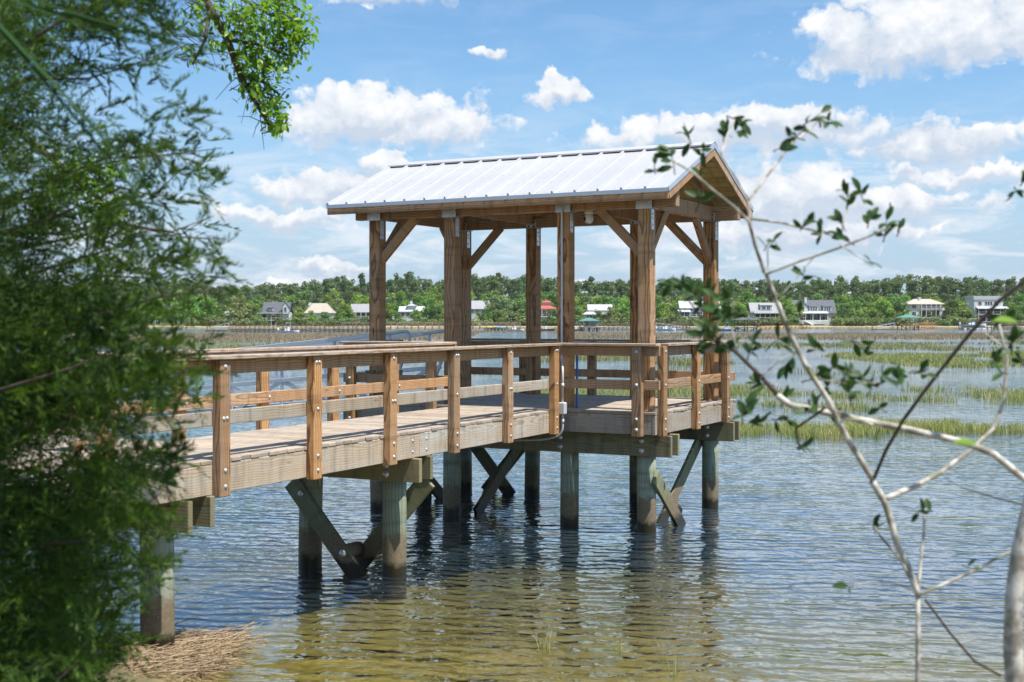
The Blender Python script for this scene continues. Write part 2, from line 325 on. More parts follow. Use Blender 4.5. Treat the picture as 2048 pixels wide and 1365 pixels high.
def ground_mat():
    m, g, out = newmat('ground')
    pos = g.n('ShaderNodeNewGeometry').outputs['Position']
    sp = g.n('ShaderNodeSeparateXYZ', ins={0: pos})
    n = g.noise(pos, 0.9, 6, 0.6); n2 = g.noise(pos, 9.0, 5, 0.65); n3 = g.noise(pos, 0.02, 4, 0.6)
    sand = g.mix(g.smooth(g.math('ADD', g.math('MULTIPLY', n2, 0.55), g.math('MULTIPLY', n, 0.5)), 0.38, 0.66), (0.16, 0.135, 0.055, 1), (0.31, 0.265, 0.115, 1))
    mud = g.mix(n, (0.055, 0.055, 0.03, 1), (0.10, 0.09, 0.045, 1))
    c = g.mix(g.smooth(g.math('ADD', sp.outputs[2], g.math('MULTIPLY', g.math('SUBTRACT', n, 0.5), 0.2)), -0.85, -0.25), mud, sand)
    peb = g.n('ShaderNodeTexVoronoi', ins={'Vector': pos, 'Scale': 9.0}).outputs[0]
    c = g.mix(g.math('MULTIPLY', g.smooth(peb, 0.28, 0.16), g.smooth(n, 0.52, 0.66)), c, (0.10, 0.075, 0.03, 1))
    bank = g.mix(n, (0.10, 0.085, 0.045, 1), (0.20, 0.17, 0.09, 1))
    c = g.mix(g.smooth(sp.outputs[2], 0.0, 0.12), c, bank)
    far = g.mix(g.noise(g.vmath('MULTIPLY', pos, (0.12, 0.5, 1)), 1.0, 5, 0.6), (0.44, 0.36, 0.24, 1), (0.56, 0.47, 0.33, 1))
    c = g.mix(g.smooth(sp.outputs[1], 505.0, 512.0), c, far)
    c = g.mix(g.smooth(sp.outputs[1], 545.0, 556.0), c, g.mix(n3, (0.07, 0.10, 0.03, 1), (0.14, 0.17, 0.06, 1)))
    bp = g.n('ShaderNodeBump', ins={'Height': n2, 'Strength': 0.5, 'Distance': 0.03})
    b = g.n('ShaderNodeBsdfPrincipled', ins={'Base Color': c, 'Roughness': 0.9, 'Specular IOR Level': 0.15, 'Normal': bp.outputs[0]})
    g.t.links.new(b.outputs[0], out.inputs[0])
ground_mat()

# ------------------------------------------------------------------ object helpers
RM = {}                          # matrix of each object in its root's space
def link(o, parent=None, M=None):
    COL.objects.link(o)
    M = M or Matrix()
    if parent is not None:
        o.parent = parent
        pm = RM.get(parent.name)
        o.matrix_local = (pm.inverted() @ M) if pm is not None else M
        RM[o.name] = M
    else:
        o.matrix_basis = M
    return o
def tag(o, label=None, cat=None, group=None, kind=None):
    if label: o['label'] = label
    if cat: o['category'] = cat
    if group: o['group'] = group
    if kind: o['kind'] = kind
    return o
def empty(name, loc=(0, 0, 0), rz=0.0, label=None, cat=None, group=None):
    o = bpy.data.objects.new(name, None); o.empty_display_size = 0.2
    link(o, None, Matrix.Translation(loc) @ Matrix.Rotation(rz, 4, 'Z'))
    return tag(o, label, cat, group)
def group_part(name, parent):
    return link(bpy.data.objects.new(name, None), parent)
def me_from(name, v, f, mat, smooth=False):
    me = bpy.data.meshes.new(name); me.from_pydata([tuple(x) for x in v], [], f)
    if mat: me.materials.append(MATS[mat])
    if smooth: me.polygons.foreach_set('use_smooth', [True] * len(me.polygons))
    me.update(); return me
def me_np(name, verts, loops, nper, mat):       # fast mesh: every face has nper corners
    me = bpy.data.meshes.new(name)
    verts = np.asarray(verts, dtype=np.float32).reshape(-1, 3); loops = np.asarray(loops, dtype=np.int32).ravel()
    nf = len(loops) // nper
    me.vertices.add(len(verts)); me.vertices.foreach_set('co', verts.ravel())
    me.loops.add(len(loops)); me.loops.foreach_set('vertex_index', loops)
    me.polygons.add(nf); me.polygons.foreach_set('loop_start', np.arange(nf, dtype=np.int32) * nper)
    try: me.polygons.foreach_set('loop_total', np.full(nf, nper, dtype=np.int32))
    except Exception: pass
    me.materials.append(MATS[mat]); me.update(calc_edges=True); me.validate()
    return me
def obj(name, me, parent=None, M=None):
    return link(bpy.data.objects.new(name, me), parent, M)

BOX = {}
def box_mesh(l, w, h, mat, bev=0.006):
    key = (round(l, 4), round(w, 4), round(h, 4), mat, bev)
    if key in BOX: return BOX[key]
    X = (l / 2, w / 2, h / 2); b = min(bev, 0.3 * min(X) * 2)
    vs, idx = [], {}
    for sx in (-1, 1):
        for sy in (-1, 1):
            for sz in (-1, 1):
                s = (sx, sy, sz)
                for a in range(3):
                    idx[(s, a)] = len(vs)
                    vs.append(tuple(s[k] * (X[k] if k == a else X[k] - b) for k in range(3)))
    fs = []
    def add(ids):
        p = [Vector(vs[i]) for i in ids]
        n = (p[1] - p[0]).cross(p[2] - p[0]); c = sum(p, Vector()) / len(p)
        fs.append(ids if n.dot(c) > 0 else ids[::-1])
    for a in range(3):
        b1, b2 = [k for k in range(3) if k != a]
        for s in (-1, 1):
            cs = []
            for (q, r) in ((-1, -1), (1, -1), (1, 1), (-1, 1)):
                t = [0, 0, 0]; t[a] = s; t[b1] = q; t[b2] = r; cs.append(idx[(tuple(t), a)])
            add(cs)
        for q in (-1, 1):                # edges running along axis a
            for r in (-1, 1):
                t0 = [0, 0, 0]; t1 = [0, 0, 0]; t0[a] = -1; t1[a] = 1
                for t in (t0, t1): t[b1] = q; t[b2] = r
                add([idx[(tuple(t0), b1)], idx[(tuple(t1), b1)], idx[(tuple(t1), b2)], idx[(tuple(t0), b2)]])
    for sx in (-1, 1):
        for sy in (-1, 1):
            for sz in (-1, 1): add([idx[((sx, sy, sz), a)] for a in range(3)])
    me = me_from('board', vs, fs, mat); BOX[key] = me
    return me
def frame(p0, p1, up=(0, 0, 1)):
    p0, p1 = Vector(p0), Vector(p1); x = (p1 - p0).normalized(); up = Vector(up)
    if abs(x.dot(up.normalized())) > 0.999: up = Vector((0, 1, 0))
    y = up.cross(x).normalized(); z = x.cross(y)
    M = Matrix((x, y, z)).transposed().to_4x4(); M.translation = (p0 + p1) / 2
    return M
def bar(name, p0, p1, w, h, mat, parent, up=(0, 0, 1), bev=0.006):
    l = (Vector(p1) - Vector(p0)).length
    return obj(name, box_mesh(l, w, h, mat, bev), parent, frame(p0, p1, up))
def blk(name, x0, x1, y0, y1, z0, z1, mat, parent, bev=0.006, along=None):
    """axis-aligned board between two corners; its grain runs along its longest side"""
    d = (x1 - x0, y1 - y0, z1 - z0); a = along if along is not None else max(range(3), key=lambda k: d[k])
    c = Vector(((x0 + x1) / 2, (y0 + y1) / 2, (z0 + z1) / 2)); e = Vector((0, 0, 0)); e[a] = d[a] / 2
    if a == 0: return bar(name, c - e, c + e, d[1], d[2], mat, parent, (0, 0, 1), bev)
    if a == 1: return bar(name, c - e, c + e, d[0], d[2], mat, parent, (0, 0, 1), bev)
    return bar(name, c - e, c + e, d[0], d[1], mat, parent, (0, 1, 0), bev)
def tube_geo(pts, rads, n=8, caps=True):
    pts = [Vector(p) for p in pts]; vs, fs = [], []
    prev = None
    for i, p in enumerate(pts):
        t = (pts[min(i + 1, len(pts) - 1)] - pts[max(i - 1, 0)]).normalized()
        if prev is None:
            a = Vector((0, 0, 1)) if abs(t.z) < 0.9 else Vector((1, 0, 0)); u = t.cross(a).normalized()
        else: u = (prev - t * prev.dot(t)).normalized()
        prev = u; w = t.cross(u); r = rads[i] if hasattr(rads, '__len__') else rads
        for k in range(n):
            an = 2 * math.pi * k / n; vs.append(p + (u * math.cos(an) + w * math.sin(an)) * r)
    for i in range(len(pts) - 1):
        for k in range(n):
            a, b = i * n + k, i * n + (k + 1) % n; fs.append((a, b, b + n, a + n))
    if caps: fs.append(tuple(range(n - 1, -1, -1))); fs.append(tuple(range((len(pts) - 1) * n, len(pts) * n)))
    return vs, fs
def tube(name, pts, rads, mat, parent=None, n=8, M=None):
    v, f = tube_geo(pts, rads, n); return obj(name, me_from(name, v, f, mat, True), parent, M)
def round_path(pts, r=0.08, k=6):
    pts = [Vector(p) for p in pts]; out = [pts[0]]
    for i in range(1, len(pts) - 1):
        a = (pts[i - 1] - pts[i]); b = (pts[i + 1] - pts[i]); rr = min(r, a.length * 0.45, b.length * 0.45)
        p0 = pts[i] + a.normalized() * rr; p1 = pts[i] + b.normalized() * rr
        for j in range(k + 1):
            t = j / k; out.append(p0 * (1 - t) ** 2 + pts[i] * 2 * t * (1 - t) + p1 * t * t)
    out.append(pts[-1]); return out
def dome_mesh(r, mat, n=10):
    key = ('dome', r, mat)
    if key in BOX: return BOX[key]
    vs, fs = [], []; prof = [(1.35, 0), (1.35, 0.18), (1.0, 0.2), (0.92, 0.45), (0.62, 0.72), (0.0, 0.85)]
    for (q, z) in prof[:-1]:
        for k in range(n): vs.append((r * q * math.cos(6.2832 * k / n), r * q * math.sin(6.2832 * k / n), r * z))
    vs.append((0, 0, r * 0.85))
    for i in range(len(prof) - 2):
        for k in range(n): fs.append((i * n + k, i * n + (k + 1) % n, (i + 1) * n + (k + 1) % n, (i + 1) * n + k))
    i = len(prof) - 2
    for k in range(n): fs.append((i * n + k, i * n + (k + 1) % n, len(vs) - 1))
    BOX[key] = me_from('bolt', vs, fs, mat, True); return BOX[key]
def bolt(parent, p, nrm, r=0.019, mat='bolt_metal'):
    q = Vector(nrm).to_track_quat('Z', 'Y')
    return obj('bolt', dome_mesh(r, mat), parent, Matrix.Translation(p) @ q.to_matrix().to_4x4())
def copy_tree(o, M, label=None):
    """a copy of a thing with copies of its parts, placed by M"""
    c = o.copy(); COL.objects.link(c); c.matrix_basis = M
    if label: c['label'] = label
    for ch in list(o.children):
        d = ch.copy(); COL.objects.link(d); d.parent = c
        for gc in list(ch.children):
            e = gc.copy(); COL.objects.link(e); e.parent = d
    return c
def px(x, d): return (x - 1024) / F * d           # lateral metres of a bearing at distance d
def pz(y, d): return CAM_H + (642.5 - y) / F * d  # height of an elevation at distance d
def at(x, y, d): return Vector((px(x, d), d, pz(y, d)))

# ------------------------------------------------------------------ ground and water
def ground_z(x, y):
    ys = 10.2 + 1.9 / (1 + math.exp(max(-30, min(30, (x + 3.2) * 2.2)))) - 0.25 * math.sin(x * 0.9)      # near waterline
    s = y - ys
    if y < 300:
        if s < 0: z = min(1.45, -s * 0.22)
        else: z = max(-1.6, (-0.055 * s - 0.0009 * s * s) * (1 + 0.25 * max(0.0, min(5.0, x - 2.5)) + 0.25 * max(0.0, min(4.0, -2.6 - x))))
        z += 0.03 * math.sin(x * 2.1 + y * 1.3) * math.sin(y * 2.7 - x) * (1 if s > 0 else 0.5)
    else: z = -1.6
    if y > 490: z = -1.6 + min(1, (y - 490) / 34) * 1.66
    if y > 524: z = 0.06 + min(1, (y - 524) / 30) * 1.1
    if y > 554: z = 1.16 + min(1, (y - 554) / 200) * 1.2
    return z
ys_ = list(np.concatenate([np.arange(-40, 0, 5), np.arange(0, 30, 0.35), np.arange(30, 100, 4), np.arange(100, 490, 30), np.arange(490, 560, 4), [580, 640, 720, 800, 1200, 3000, 9000]]))
cs_ = list(np.concatenate([[-9000, -3000, -1200, -700, -400, -200, -100, -50, -30, -20], np.arange(-14, 14.1, 0.35), [20, 30, 50, 100, 200, 400, 700, 1200, 3000, 9000]]))
gv = [(x, y, ground_z(x, y)) for y in ys_ for x in cs_]; nc = len(cs_)
gf = [(j * nc + i, j * nc + i + 1, (j + 1) * nc + i + 1, (j + 1) * nc + i) for j in range(len(ys_) - 1) for i in range(nc - 1)]
tag(obj('ground', me_from('ground', gv, gf, 'ground', True)), 'sandy creek bed rising to a grassy bank on the far shore', 'ground', kind='structure')
wys = [-30, -10] + list(np.arange(0, 40, 1.0)) + [45, 60, 90, 150, 300, 490, 515, 524, 540]; wxs = [-2500, -400, -60, -25] + list(np.arange(-14, 14.1, 1.0)) + [25, 60, 400, 2500]; nw = len(wxs)
wm = me_from('water', [(x, y, 0) for y in wys for x in wxs], [(j * nw + i, j * nw + i + 1, (j + 1) * nw + i + 1, (j + 1) * nw + i) for j in range(len(wys) - 1) for i in range(nw - 1)], 'water')
at_ = wm.attributes.new('depth', 'FLOAT', 'POINT'); at_.data.foreach_set('value', [max(0.0, -ground_z(x, y)) for y in wys for x in wxs])
tag(obj('water', wm), 'rippled tidal creek water reflecting the blue sky', 'water', kind='structure')

# ------------------------------------------------------------------ boardwalk and pavilion
Z0 = 1.775                       # deck level above the water
rng = random.Random(4)
DOCK = uv(0, 0)
def pile(parent, u, v, r, top, bot=-1.9):
    n = 14; vs, fs = [], []; seed = rng.random() * 9
    zs = [bot + (top - bot) * q for q in (0, 0.25, 0.45, 0.62, 0.8, 1.0)]
    lx, ly = rng.uniform(-.015, .015), rng.uniform(-.015, .015)
    for z in zs:
        rr = r * (1.03 - 0.03 * (z - bot) / (top - bot))
        for k in range(n):
            a = 6.28318 * k / n; q = rr * (1 + 0.025 * math.sin(a * 3 + seed) + 0.015 * math.sin(a * 5 + z * 4 + seed))
            vs.append((z, q * math.cos(a) + lx * z, q * math.sin(a) + ly * z))      # grain axis = local X
    for i in range(len(zs) - 1):
        for k in range(n): fs.append((i * n + k, i * n + (k + 1) % n, (i + 1) * n + (k + 1) % n, (i + 1) * n + k))
    fs.append(tuple(range((len(zs) - 1) * n, len(zs) * n)))
    me = me_from('pile', vs, fs, 'wood_pile', True)
    M = Matrix(((0, 0, 1, u), (0, 1, 0, v), (1, 0, 0, 0), (0, 0, 0, 1)))            # local X -> Z
    me.flip_normals()
    return obj('pile', me, parent, M)
def vpost(name, parent, u0, u1, v0, v1, z0, z1, mat):
    return blk(name, u0, u1, v0, v1, z0, z1, mat, parent, along=2, bev=0.008)
CAP = 0.975
# --- boardwalk: local a to the right, b along the walk; slightly turned against the pavilion
WROT = math.atan2(0.17, 7.38)
bw = empty('boardwalk', uv(-0.646, -0.70, Z0), -TH + WROT, 'weathered timber boardwalk with bolted railings leading out to the pavilion', 'boardwalk')
STEP = 1.476
b_start, b_end = -13.6, 0.335
b = b_start
while b < b_end - 0.05:                                   # deck planks
    w = 0.138; o = blk('deck_plank', -1.805 - rng.uniform(0, .012), -0.098 + rng.uniform(-.006, .008), b, b + w, -0.038, rng.uniform(-.002, .001), 'wood_deck', bw, along=0, bev=0.004)
    b += 0.1445
edges = [-13.5, -9.05, -4.35, -2.2 - 0.0, 0.30]
edges = [-13.5, -8.55, -3.62, 0.30]
for i in range(len(edges) - 1):                           # stringers, butted
    for a0 in (-0.150, -1.80):
        s = blk('stringer', a0, a0 + 0.05, edges[i] + 0.004, edges[i + 1] - 0.004, -0.324, -0.041, 'wood_grey', bw)
        if a0 > -1:
            for e in (edges[i] + 0.16, edges[i + 1] - 0.16):
                if e > 0.1: continue
                for zz in (-0.12, -0.25): bolt(s, (-0.100, e, zz), (1, 0, 0), 0.014)
for a0 in (-0.72, -1.26): blk('joist', a0, a0 + 0.05, b_start, 0.30, -0.324, -0.042, 'wood_treated', bw)
post_b = [0 - k * STEP for k in range(10)]
for side in (1, -1):
    for k, pb in enumerate(post_b):
        if side == 1: a0, a1, nx = -0.099, 0.0, 1
        else: a0, a1, nx = -1.905, -1.806, -1
        if side == -1 and k == 0: continue
        po = vpost('rail_post', bw, a0, a1, pb, pb + 0.148, -0.345, CAP - 0.042, 'wood_warm')
        fa = a1 if side == 1 else a0
        two = (k % 2 == 1)
        for zz in (0.87, 0.385): 
            for db in ((-0.025, 0.025) if two == (zz < .5) else (0.0,)): bolt(po, (fa, pb + 0.074 + db, zz), (nx, 0, 0), 0.016)
        for zz in (-0.10, -0.25): bolt(po, (fa, pb + 0.074, zz), (nx, 0, 0), 0.017)
        if side == -1:
            for zz in (0.385, 0.87): bolt(po, (-1.763, pb + 0.09, zz), (1, 0, 0), 0.016)
    ia = (-0.140, -0.101) if side == 1 else (-1.804, -1.765)
    segs = [(-13.3, -8.80), (-8.795, -4.37), (-4.365, -1.42), (-1.415, 0.2)]
    for (s0, s1) in segs:
        if side == -1 and s1 > 0: s1 = 0.12
        blk('top_rail', ia[0], ia[1], s0, s1, 0.795, 0.932, 'wood_rail', bw)
        blk('mid_rail', ia[0], ia[1], s0, s1, 0.315, 0.452, 'wood_grey' if side == 1 else 'wood_rail', bw)
        ca = (-0.158, 0.028) if side == 1 else (-1.933, -1.747)
        blk('rail_cap', ca[0], ca[1], s0, s1, CAP - 0.039, CAP, 'wood_cap', bw)
# bents under the boardwalk
def to_bw(u, v):
    p = Vector((u + 0.646, v + 0.70)); c, s = math.cos(-WROT), math.sin(-WROT)
    return (p.x * c - p.y * s, p.x * s + p.y * c)
for (v0, r) in ((-4.30, 0.145), (-8.32, 0.155), (-12.0, 0.15)):
    aR, bR = to_bw(-1.03, v0); aL, bL = to_bw(-2.27, v0)
    for aa, bb in ((aR, bR), (aL, bL)):
        M = Matrix(); o = pile(bw, aa, bb, r, -0.34, -3.6); 
    for k, (bb0, bb1) in enumerate(((bR - r - 0.058, bR - r + 0.005), (bR + r - 0.005, bR + r + 0.058))):
        cb = blk('cap_beam', -2.02, 0.0 - 0.05 * k, bb0, bb1, -0.612, -0.328, 'wood_treated', bw)
        if k == 0:
            for zz in (-0.42, -0.53): bolt(cb, (aR, bb0, zz), (0, -1, 0), 0.032)
    if v0 < -5: continue
    zm = -1.62
    x1 = bar('brace', (aL - 0.16, bR - r - 0.032, -0.70), (aL + 0.86, bR - r - 0.032, zm - 0.22), 0.055, 0.235, 'wood_brace', bw, up=(0, -0.01, 1))
    bolt(x1, (aL + 0.0, bR - r - 0.06, -0.84), (0, -1, 0), 0.03); bolt(x1, (aL + 0.62, bR - r - 0.06, zm + 0.09), (0, -1, 0), 0.036)
    bar('brace', (aR + 0.36, bR + r + 0.032, -0.62), (aR - 0.66, bR + r + 0.032, zm - 0.12), 0.055, 0.235, 'wood_brace', bw, up=(0, 0.01, 1))
    tube('spacer', [(aL + 0.62, bR - r, zm + 0.10), (aL + 0.62, bR + r, zm + 0.10)], 0.09, 'wood_brace', bw, 10)

# --- pavilion: local u along the ridge, v away from the walk
pv = empty('pavilion', uv(0, 0, Z0), -TH, 'open timber pavilion with a white metal gable roof standing over the water', 'pavilion')
PU = (-4.354, -2.938, -0.956, 0.344); P = 0.2; VQ = 2.796
VF, VB, UL, UR = -0.35, 3.22, -4.62, 0.76
v = VF
while v < VB - 0.06:
    blk('deck_plank', UL + rng.uniform(-.01, .01), UR + 0.004 + rng.uniform(-.006, .008), v, v + 0.138, -0.038, rng.uniform(-.002, .001), 'wood_deck', pv, along=0, bev=0.004)
    v += 0.1445
# rims and joists
blk('rim_joist', UL + .02, UR - 0.052, VF + 0.008, VF + 0.058, -0.324, -0.041, 'wood_grey', pv)
blk('rim_joist', UL + .02, UR - 0.052, VB - 0.05, VB, -0.324, -0.041, 'wood_grey', pv)
blk('rim_joist', UR - 0.05, UR, VF + 0.004, VB, -0.324, -0.042, 'wood_grey', pv)
blk('rim_joist', UL, UL + 0.018, VF + 0.004, VB, -0.324, -0.042, 'wood_grey', pv)
for vv in (0.35, 0.85, 1.4, 1.95, 2.45): blk('joist', UL + .03, UR - .06, vv, vv + .045, -0.324, -0.042, 'wood_treated', pv)
ZB = 2.93
for row, v0 in enumerate((0.0, VQ)):
    for i, u0 in enumerate(PU):
        po = vpost('post', pv, u0, u0 + P, v0, v0 + P, -0.33, ZB, 'wood_warm')
        # steel post cap
        br = group_part('post_bracket', pv)
        fv = v0 - 0.004
        if row == 0:
            obj('plate', box_mesh(0.25, 0.008, 0.15, 'galvanised', 0.002), br, Matrix.Translation((u0 + P / 2, v0 - 0.009, ZB + 0.065)))
        obj('plate', box_mesh(0.26, 0.215, 0.008, 'galvanised', 0.002), br, Matrix.Translation((u0 + P / 2, v0 + P / 2, ZB + 0.002)))
        obj('plate', box_mesh(0.008, 0.10, 0.30, 'galvanised', 0.002), br, Matrix.Translation((u0 + P + 0.006, v0 + 0.07, ZB - 0.16)))
        if row == 1:
            obj('plate', box_mesh(0.20, 0.008, 0.14, 'galvanised', 0.002), br, Matrix.Translation((u0 + P / 2, v0 + 0.016, ZB + 0.07)))
            for dx in (-.05, .05):
                for dz in (.03, .10): bolt(br, (u0 + P / 2 + dx, v0 + 0.012, ZB + dz), (0, -1, 0), 0.013, 'lens_black')
        else:
            for dx in (-.08, .08):
                bolt(br, (u0 + P / 2 + dx, v0 - 0.013, ZB + 0.10), (0, -1, 0), 0.012)
        for dz in (-0.08, -0.14, -0.24): bolt(br, (u0 + P + 0.010, v0 + 0.07, ZB + dz), (1, 0, 0), 0.013)
        pile(pv, u0 + P / 2 + (0.07 if (row == 0 and i == 2) else 0), v0 + P / 2, 0.14 if row == 0 else 0.135, -0.34, -3.6)
pile(pv, -4.25, 1.55, 0.14, -0.34, -3.6)
RUL, RUR = -4.87, 0.989
for row, v0 in enumerate((0.0, VQ)):                       # header beams along the ridge direction
    blk('header_beam', RUL + 0.22, RUR - 0.06, v0 + 0.035, v0 + P - 0.035, ZB + 0.008, ZB + 0.255, 'wood_rail', pv, bev=0.01)
for i, u0 in enumerate(PU):                                # tie beams across
    if i in (0, 3): blk('tie_beam', u0 + 0.05, u0 + 0.15, 0.172, VQ + 0.028, ZB + 0.009, ZB + 0.25, 'wood_warm', pv, bev=0.01)
    else: blk('tie_beam', u0 + 0.07, u0 + 0.13, 0.172, VQ + 0.028, ZB + 0.06, ZB + 0.24, 'wood_rail', pv)
def knee(p, q, up): bar('knee_brace', p, q, 0.088, 0.135, 'wood_warm', pv, up)
zb0, zb1 = ZB - 0.66, ZB + 0.02
for (u0, s) in ((PU[0] + P, 1), (PU[3], -1)):
    for v0 in (0.1, VQ + 0.1):
        knee((u0 - s * 0.03, v0, zb0), (u0 + s * 0.66, v0, zb1 + .02), (0, 1, 0) if False else (s * -0.7, 0, 0.7))
for u0 in (PU[0] + 0.1, PU[3] + 0.1):
    for v0, s in ((P, 1), (VQ, -1)):
        knee((u0, v0 - s * 0.03, zb0), (u0, v0 + s * 0.66, zb1 + .02), (0, s * -0.7, 0.7))
# roof
RV = (VQ + P) / 2; EV = 0.44; RE, RH = 3.165, 4.005
roof = group_part('roof', pv)
def slope(t, off=0.0, side=1):                             # t = 0 eave, 1 ridge ; off = height above the metal plane
    v = (-EV) * (1 - t) + RV * t
    if side < 0: v = 2 * RV - v
    z = RE * (1 - t) + RH * t
    run = Vector((RV + EV, RH - RE)).normalized()
    nv, nz = -run.y, run.x
    if side < 0: nv = -nv
    return (v + nv * off, z + nz * off)
NP = 16; PWID = (RUR - RUL) / NP
def panel_mesh(side):
    prof = [(0, 0.0), (0.004, 0.030), (0.014, 0.036), (0.030, 0.034), (0.040, 0.0), (PWID * 0.5, 0.0), (PWID - 0.001, 0.0)]
    vs = []
    for t in (0.0, 1.0):
        for (uu, hh) in prof:
            vv, zz = slope(t, hh, side); vs.append((uu, vv, zz))
        for (uu, hh) in prof:
            vv, zz = slope(t, hh - 0.004, side); vs.append((uu, vv, zz))
    n = len(prof); fs = []
    for k in range(n - 1):
        fs.append((k, k + 1, 2 * n + k + 1, 2 * n + k)); fs.append((n + k, 3 * n + k, 3 * n + k + 1, n + k + 1)); fs.append((k, n + k, n + k + 1, k + 1))
    fs.append((4, 3, 2, 1, 0))                             # closed rib end at the eave
    if side < 0: fs = [f[::-1] for f in fs]
    return me_from('roof_panel', vs, fs, 'roof_metal')
for side in (1, -1):
    pm = panel_mesh(side)
    for k in range(NP): obj('roof_panel', pm, roof, Matrix.Translation((RUL + k * PWID, 0, 0)))
    # screws, too small to pick apart
    sv, sf = [], []
    for k in range(NP):
        for t in (0.03, 0.27, 0.51, 0.75):
            for uu in (PWID * 0.3, PWID * 0.72):
                v_, z_ = slope(t, 0.006, side); c = Vector((RUL + k * PWID + uu, v_, z_)); i0 = len(sv)
                for a in range(6):
                    sv.append(c + Vector((0.0075 * math.cos(a * 1.047), 0.0075 * math.sin(a * 1.047) * 0.91, 0.0075 * math.sin(a * 1.047) * 0.41 * side)))
                sf.append(tuple(range(i0, i0 + 6)))
    tag(obj('screws', me_from('screws', sv, sf, 'galvanised'), roof), kind='stuff')
    # sheathing boards seen from below, rafters, fascia, gable trim
    nb = 13
    for k in range(nb):
        t0, t1 = k / nb, (k + 1) / nb; (va, za), (vb, zb_) = slope(t0 + 0.003, -0.018, side), slope(t1 - 0.003, -0.018, side)
        c = Vector(((RUL + RUR) / 2, (va + vb) / 2, (za + zb_) / 2)); w = Vector((vb - va, zb_ - za)).length
        up = Vector((0, -(zb_ - za), vb - va)) * (1 if side > 0 else -1)
        bar('sheathing_board', c - Vector(((RUR - RUL) / 2 - 0.02, 0, 0)), c + Vector(((RUR - RUL) / 2 - 0.02, 0, 0)), w, 0.024, 'wood_ceiling', roof, up, 0.004)
    for k in range(11):
        uu = RUL + 0.045 + k * (RUR - RUL - 0.09) / 10
        end = k in (0, 10)
        (va, za), (vb, zb_) = slope(0.015, -0.03 - 0.07, side), slope(0.985, -0.03 - 0.07, side)
        if end:
            uu = RUR - 0.02 if k == 10 else RUL + 0.02
            (va, za), (vb, zb_) = slope(0.0, -0.02 - 0.075, side), slope(0.992, -0.02 - 0.075, side)
        bar('barge_rafter' if end else 'rafter', (uu, va, za), (uu, vb, zb_), 0.042, 0.15 if end else 0.135, 'wood_rail' if end else 'wood_warm', roof)
    (va, za) = slope(0.0, -0.004, side)
    sgn = -1 if side > 0 else 1
    blk('fascia_board', RUL + 0.003, RUR - 0.003, va + min(0, sgn * -0.04), va + max(0, sgn * -0.04), za - 0.155, za - 0.012, 'wood_rail', roof)
    blk('drip_edge', RUL - 0.004, RUR + 0.004, va + sgn * 0.012 - 0.004, va + sgn * 0.012 + 0.004, za - 0.055, za + 0.004, 'roof_trim', roof, bev=0.002)
    for uu in (RUL - 0.006, RUR + 0.006):
        (va, za), (vb, zb_) = slope(-0.005, -0.018, side), slope(1.0, -0.018, side)
        bar('gable_trim', (uu, va, za), (uu, vb, zb_), 0.012, 0.075, 'roof_trim', roof, bev=0.002)
rc, rf = [], []
for uu in (RUL - 0.01, RUR + 0.012):
    for t, s, o_ in ((0.93, 1, 0.043), (1.0, 1, 0.050), (0.93, -1, 0.043)):
        v_, z_ = slope(t, o_, s); rc.append((uu, RV if t == 1.0 else v_, z_))
    for t, s, o_ in ((0.93, 1, 0.020), (1.0, 1, 0.042), (0.93, -1, 0.020)):
        v_, z_ = slope(t, o_, s); rc.append((uu, RV if t == 1.0 else v_, z_))
rf = [(0, 6, 7, 1), (1, 7, 8, 2), (3, 4, 10, 9), (4, 5, 11, 10), (0, 1, 4, 3), (1, 2, 5, 4), (6, 9, 10, 7), (7, 10, 11, 8), (0, 3, 9, 6), (2, 8, 11, 5)]
obj('ridge_cap', me_from('ridge_cap', rc, rf, 'roof_metal'), roof)
blk('ridge_board', RUL + 0.05, RUR - 0.05, RV - 0.022, RV + 0.022, RH - 0.26, RH - 0.085, 'wood_warm', roof)
# railings of the pavilion
def rail_run(p0, p1, inward, cap_out, mid='wood_rail'):
    """boards of one straight run; p0,p1 on the deck edge, inward = unit vector to the deck side"""
    p0, p1, n = Vector((*p0, 0)), Vector((*p1, 0)), Vector((*inward, 0))
    for (zc, nm, mt) in ((0.863, 'top_rail', 'wood_rail'), (0.383, 'mid_rail', mid)):
        bar(nm, p0 + n * 0.022 + Vector((0, 0, zc)), p1 + n * 0.022 + Vector((0, 0, zc)), 0.039, 0.137, mt, pv)
    bar('rail_cap', p0 - n * cap_out + Vector((0, 0, CAP - 0.019)), p1 - n * cap_out + Vector((0, 0, CAP - 0.019)), 0.186, 0.039, 'wood_cap', pv)
def rpost(u0, u1, v0, v1, nrm, face):
    po = vpost('rail_post', pv, u0, u1, v0, v1, -0.345, CAP - 0.042, 'wood_warm')
    c = Vector(((u0 + u1) / 2, (v0 + v1) / 2, 0))
    for zz in (0.86, 0.385, -0.10, -0.25):
        q = Vector((face if nrm[0] else c.x, face if nrm[1] else c.y, zz)); bolt(po, q, (*nrm, 0), 0.021 if nrm[1] else 0.017)
rail_run((-0.74, VF + 0.003), (UR + 0.06, VF + 0.003), (0, 1), 0.035)
rpost(0.432, 0.584, VF - 0.098, VF + 0.001, (0, -1), VF - 0.098)
rail_run((UR - 0.002, VF + 0.20), (UR - 0.002, VB), (-1, 0), 0.035, 'wood_warm')
for v0 in (-0.28, 1.11, 2.50): rpost(UR + 0.001, UR + 0.100, v0, v0 + 0.15, (1, 0), UR + 0.100)
rail_run((UL + 0.02, VB - 0.002), (UR - 0.10, VB - 0.002), (0, -1), 0.035)
for u0 in (-4.5, -3.3, -1.95, -0.6, 0.45): rpost(u0, u0 + 0.15, VB + 0.001, VB + 0.100, (0, 1), VB + 0.100)
rail_run((UL, VF + 0.003), (-2.52, VF + 0.003), (0, 1), 0.035)
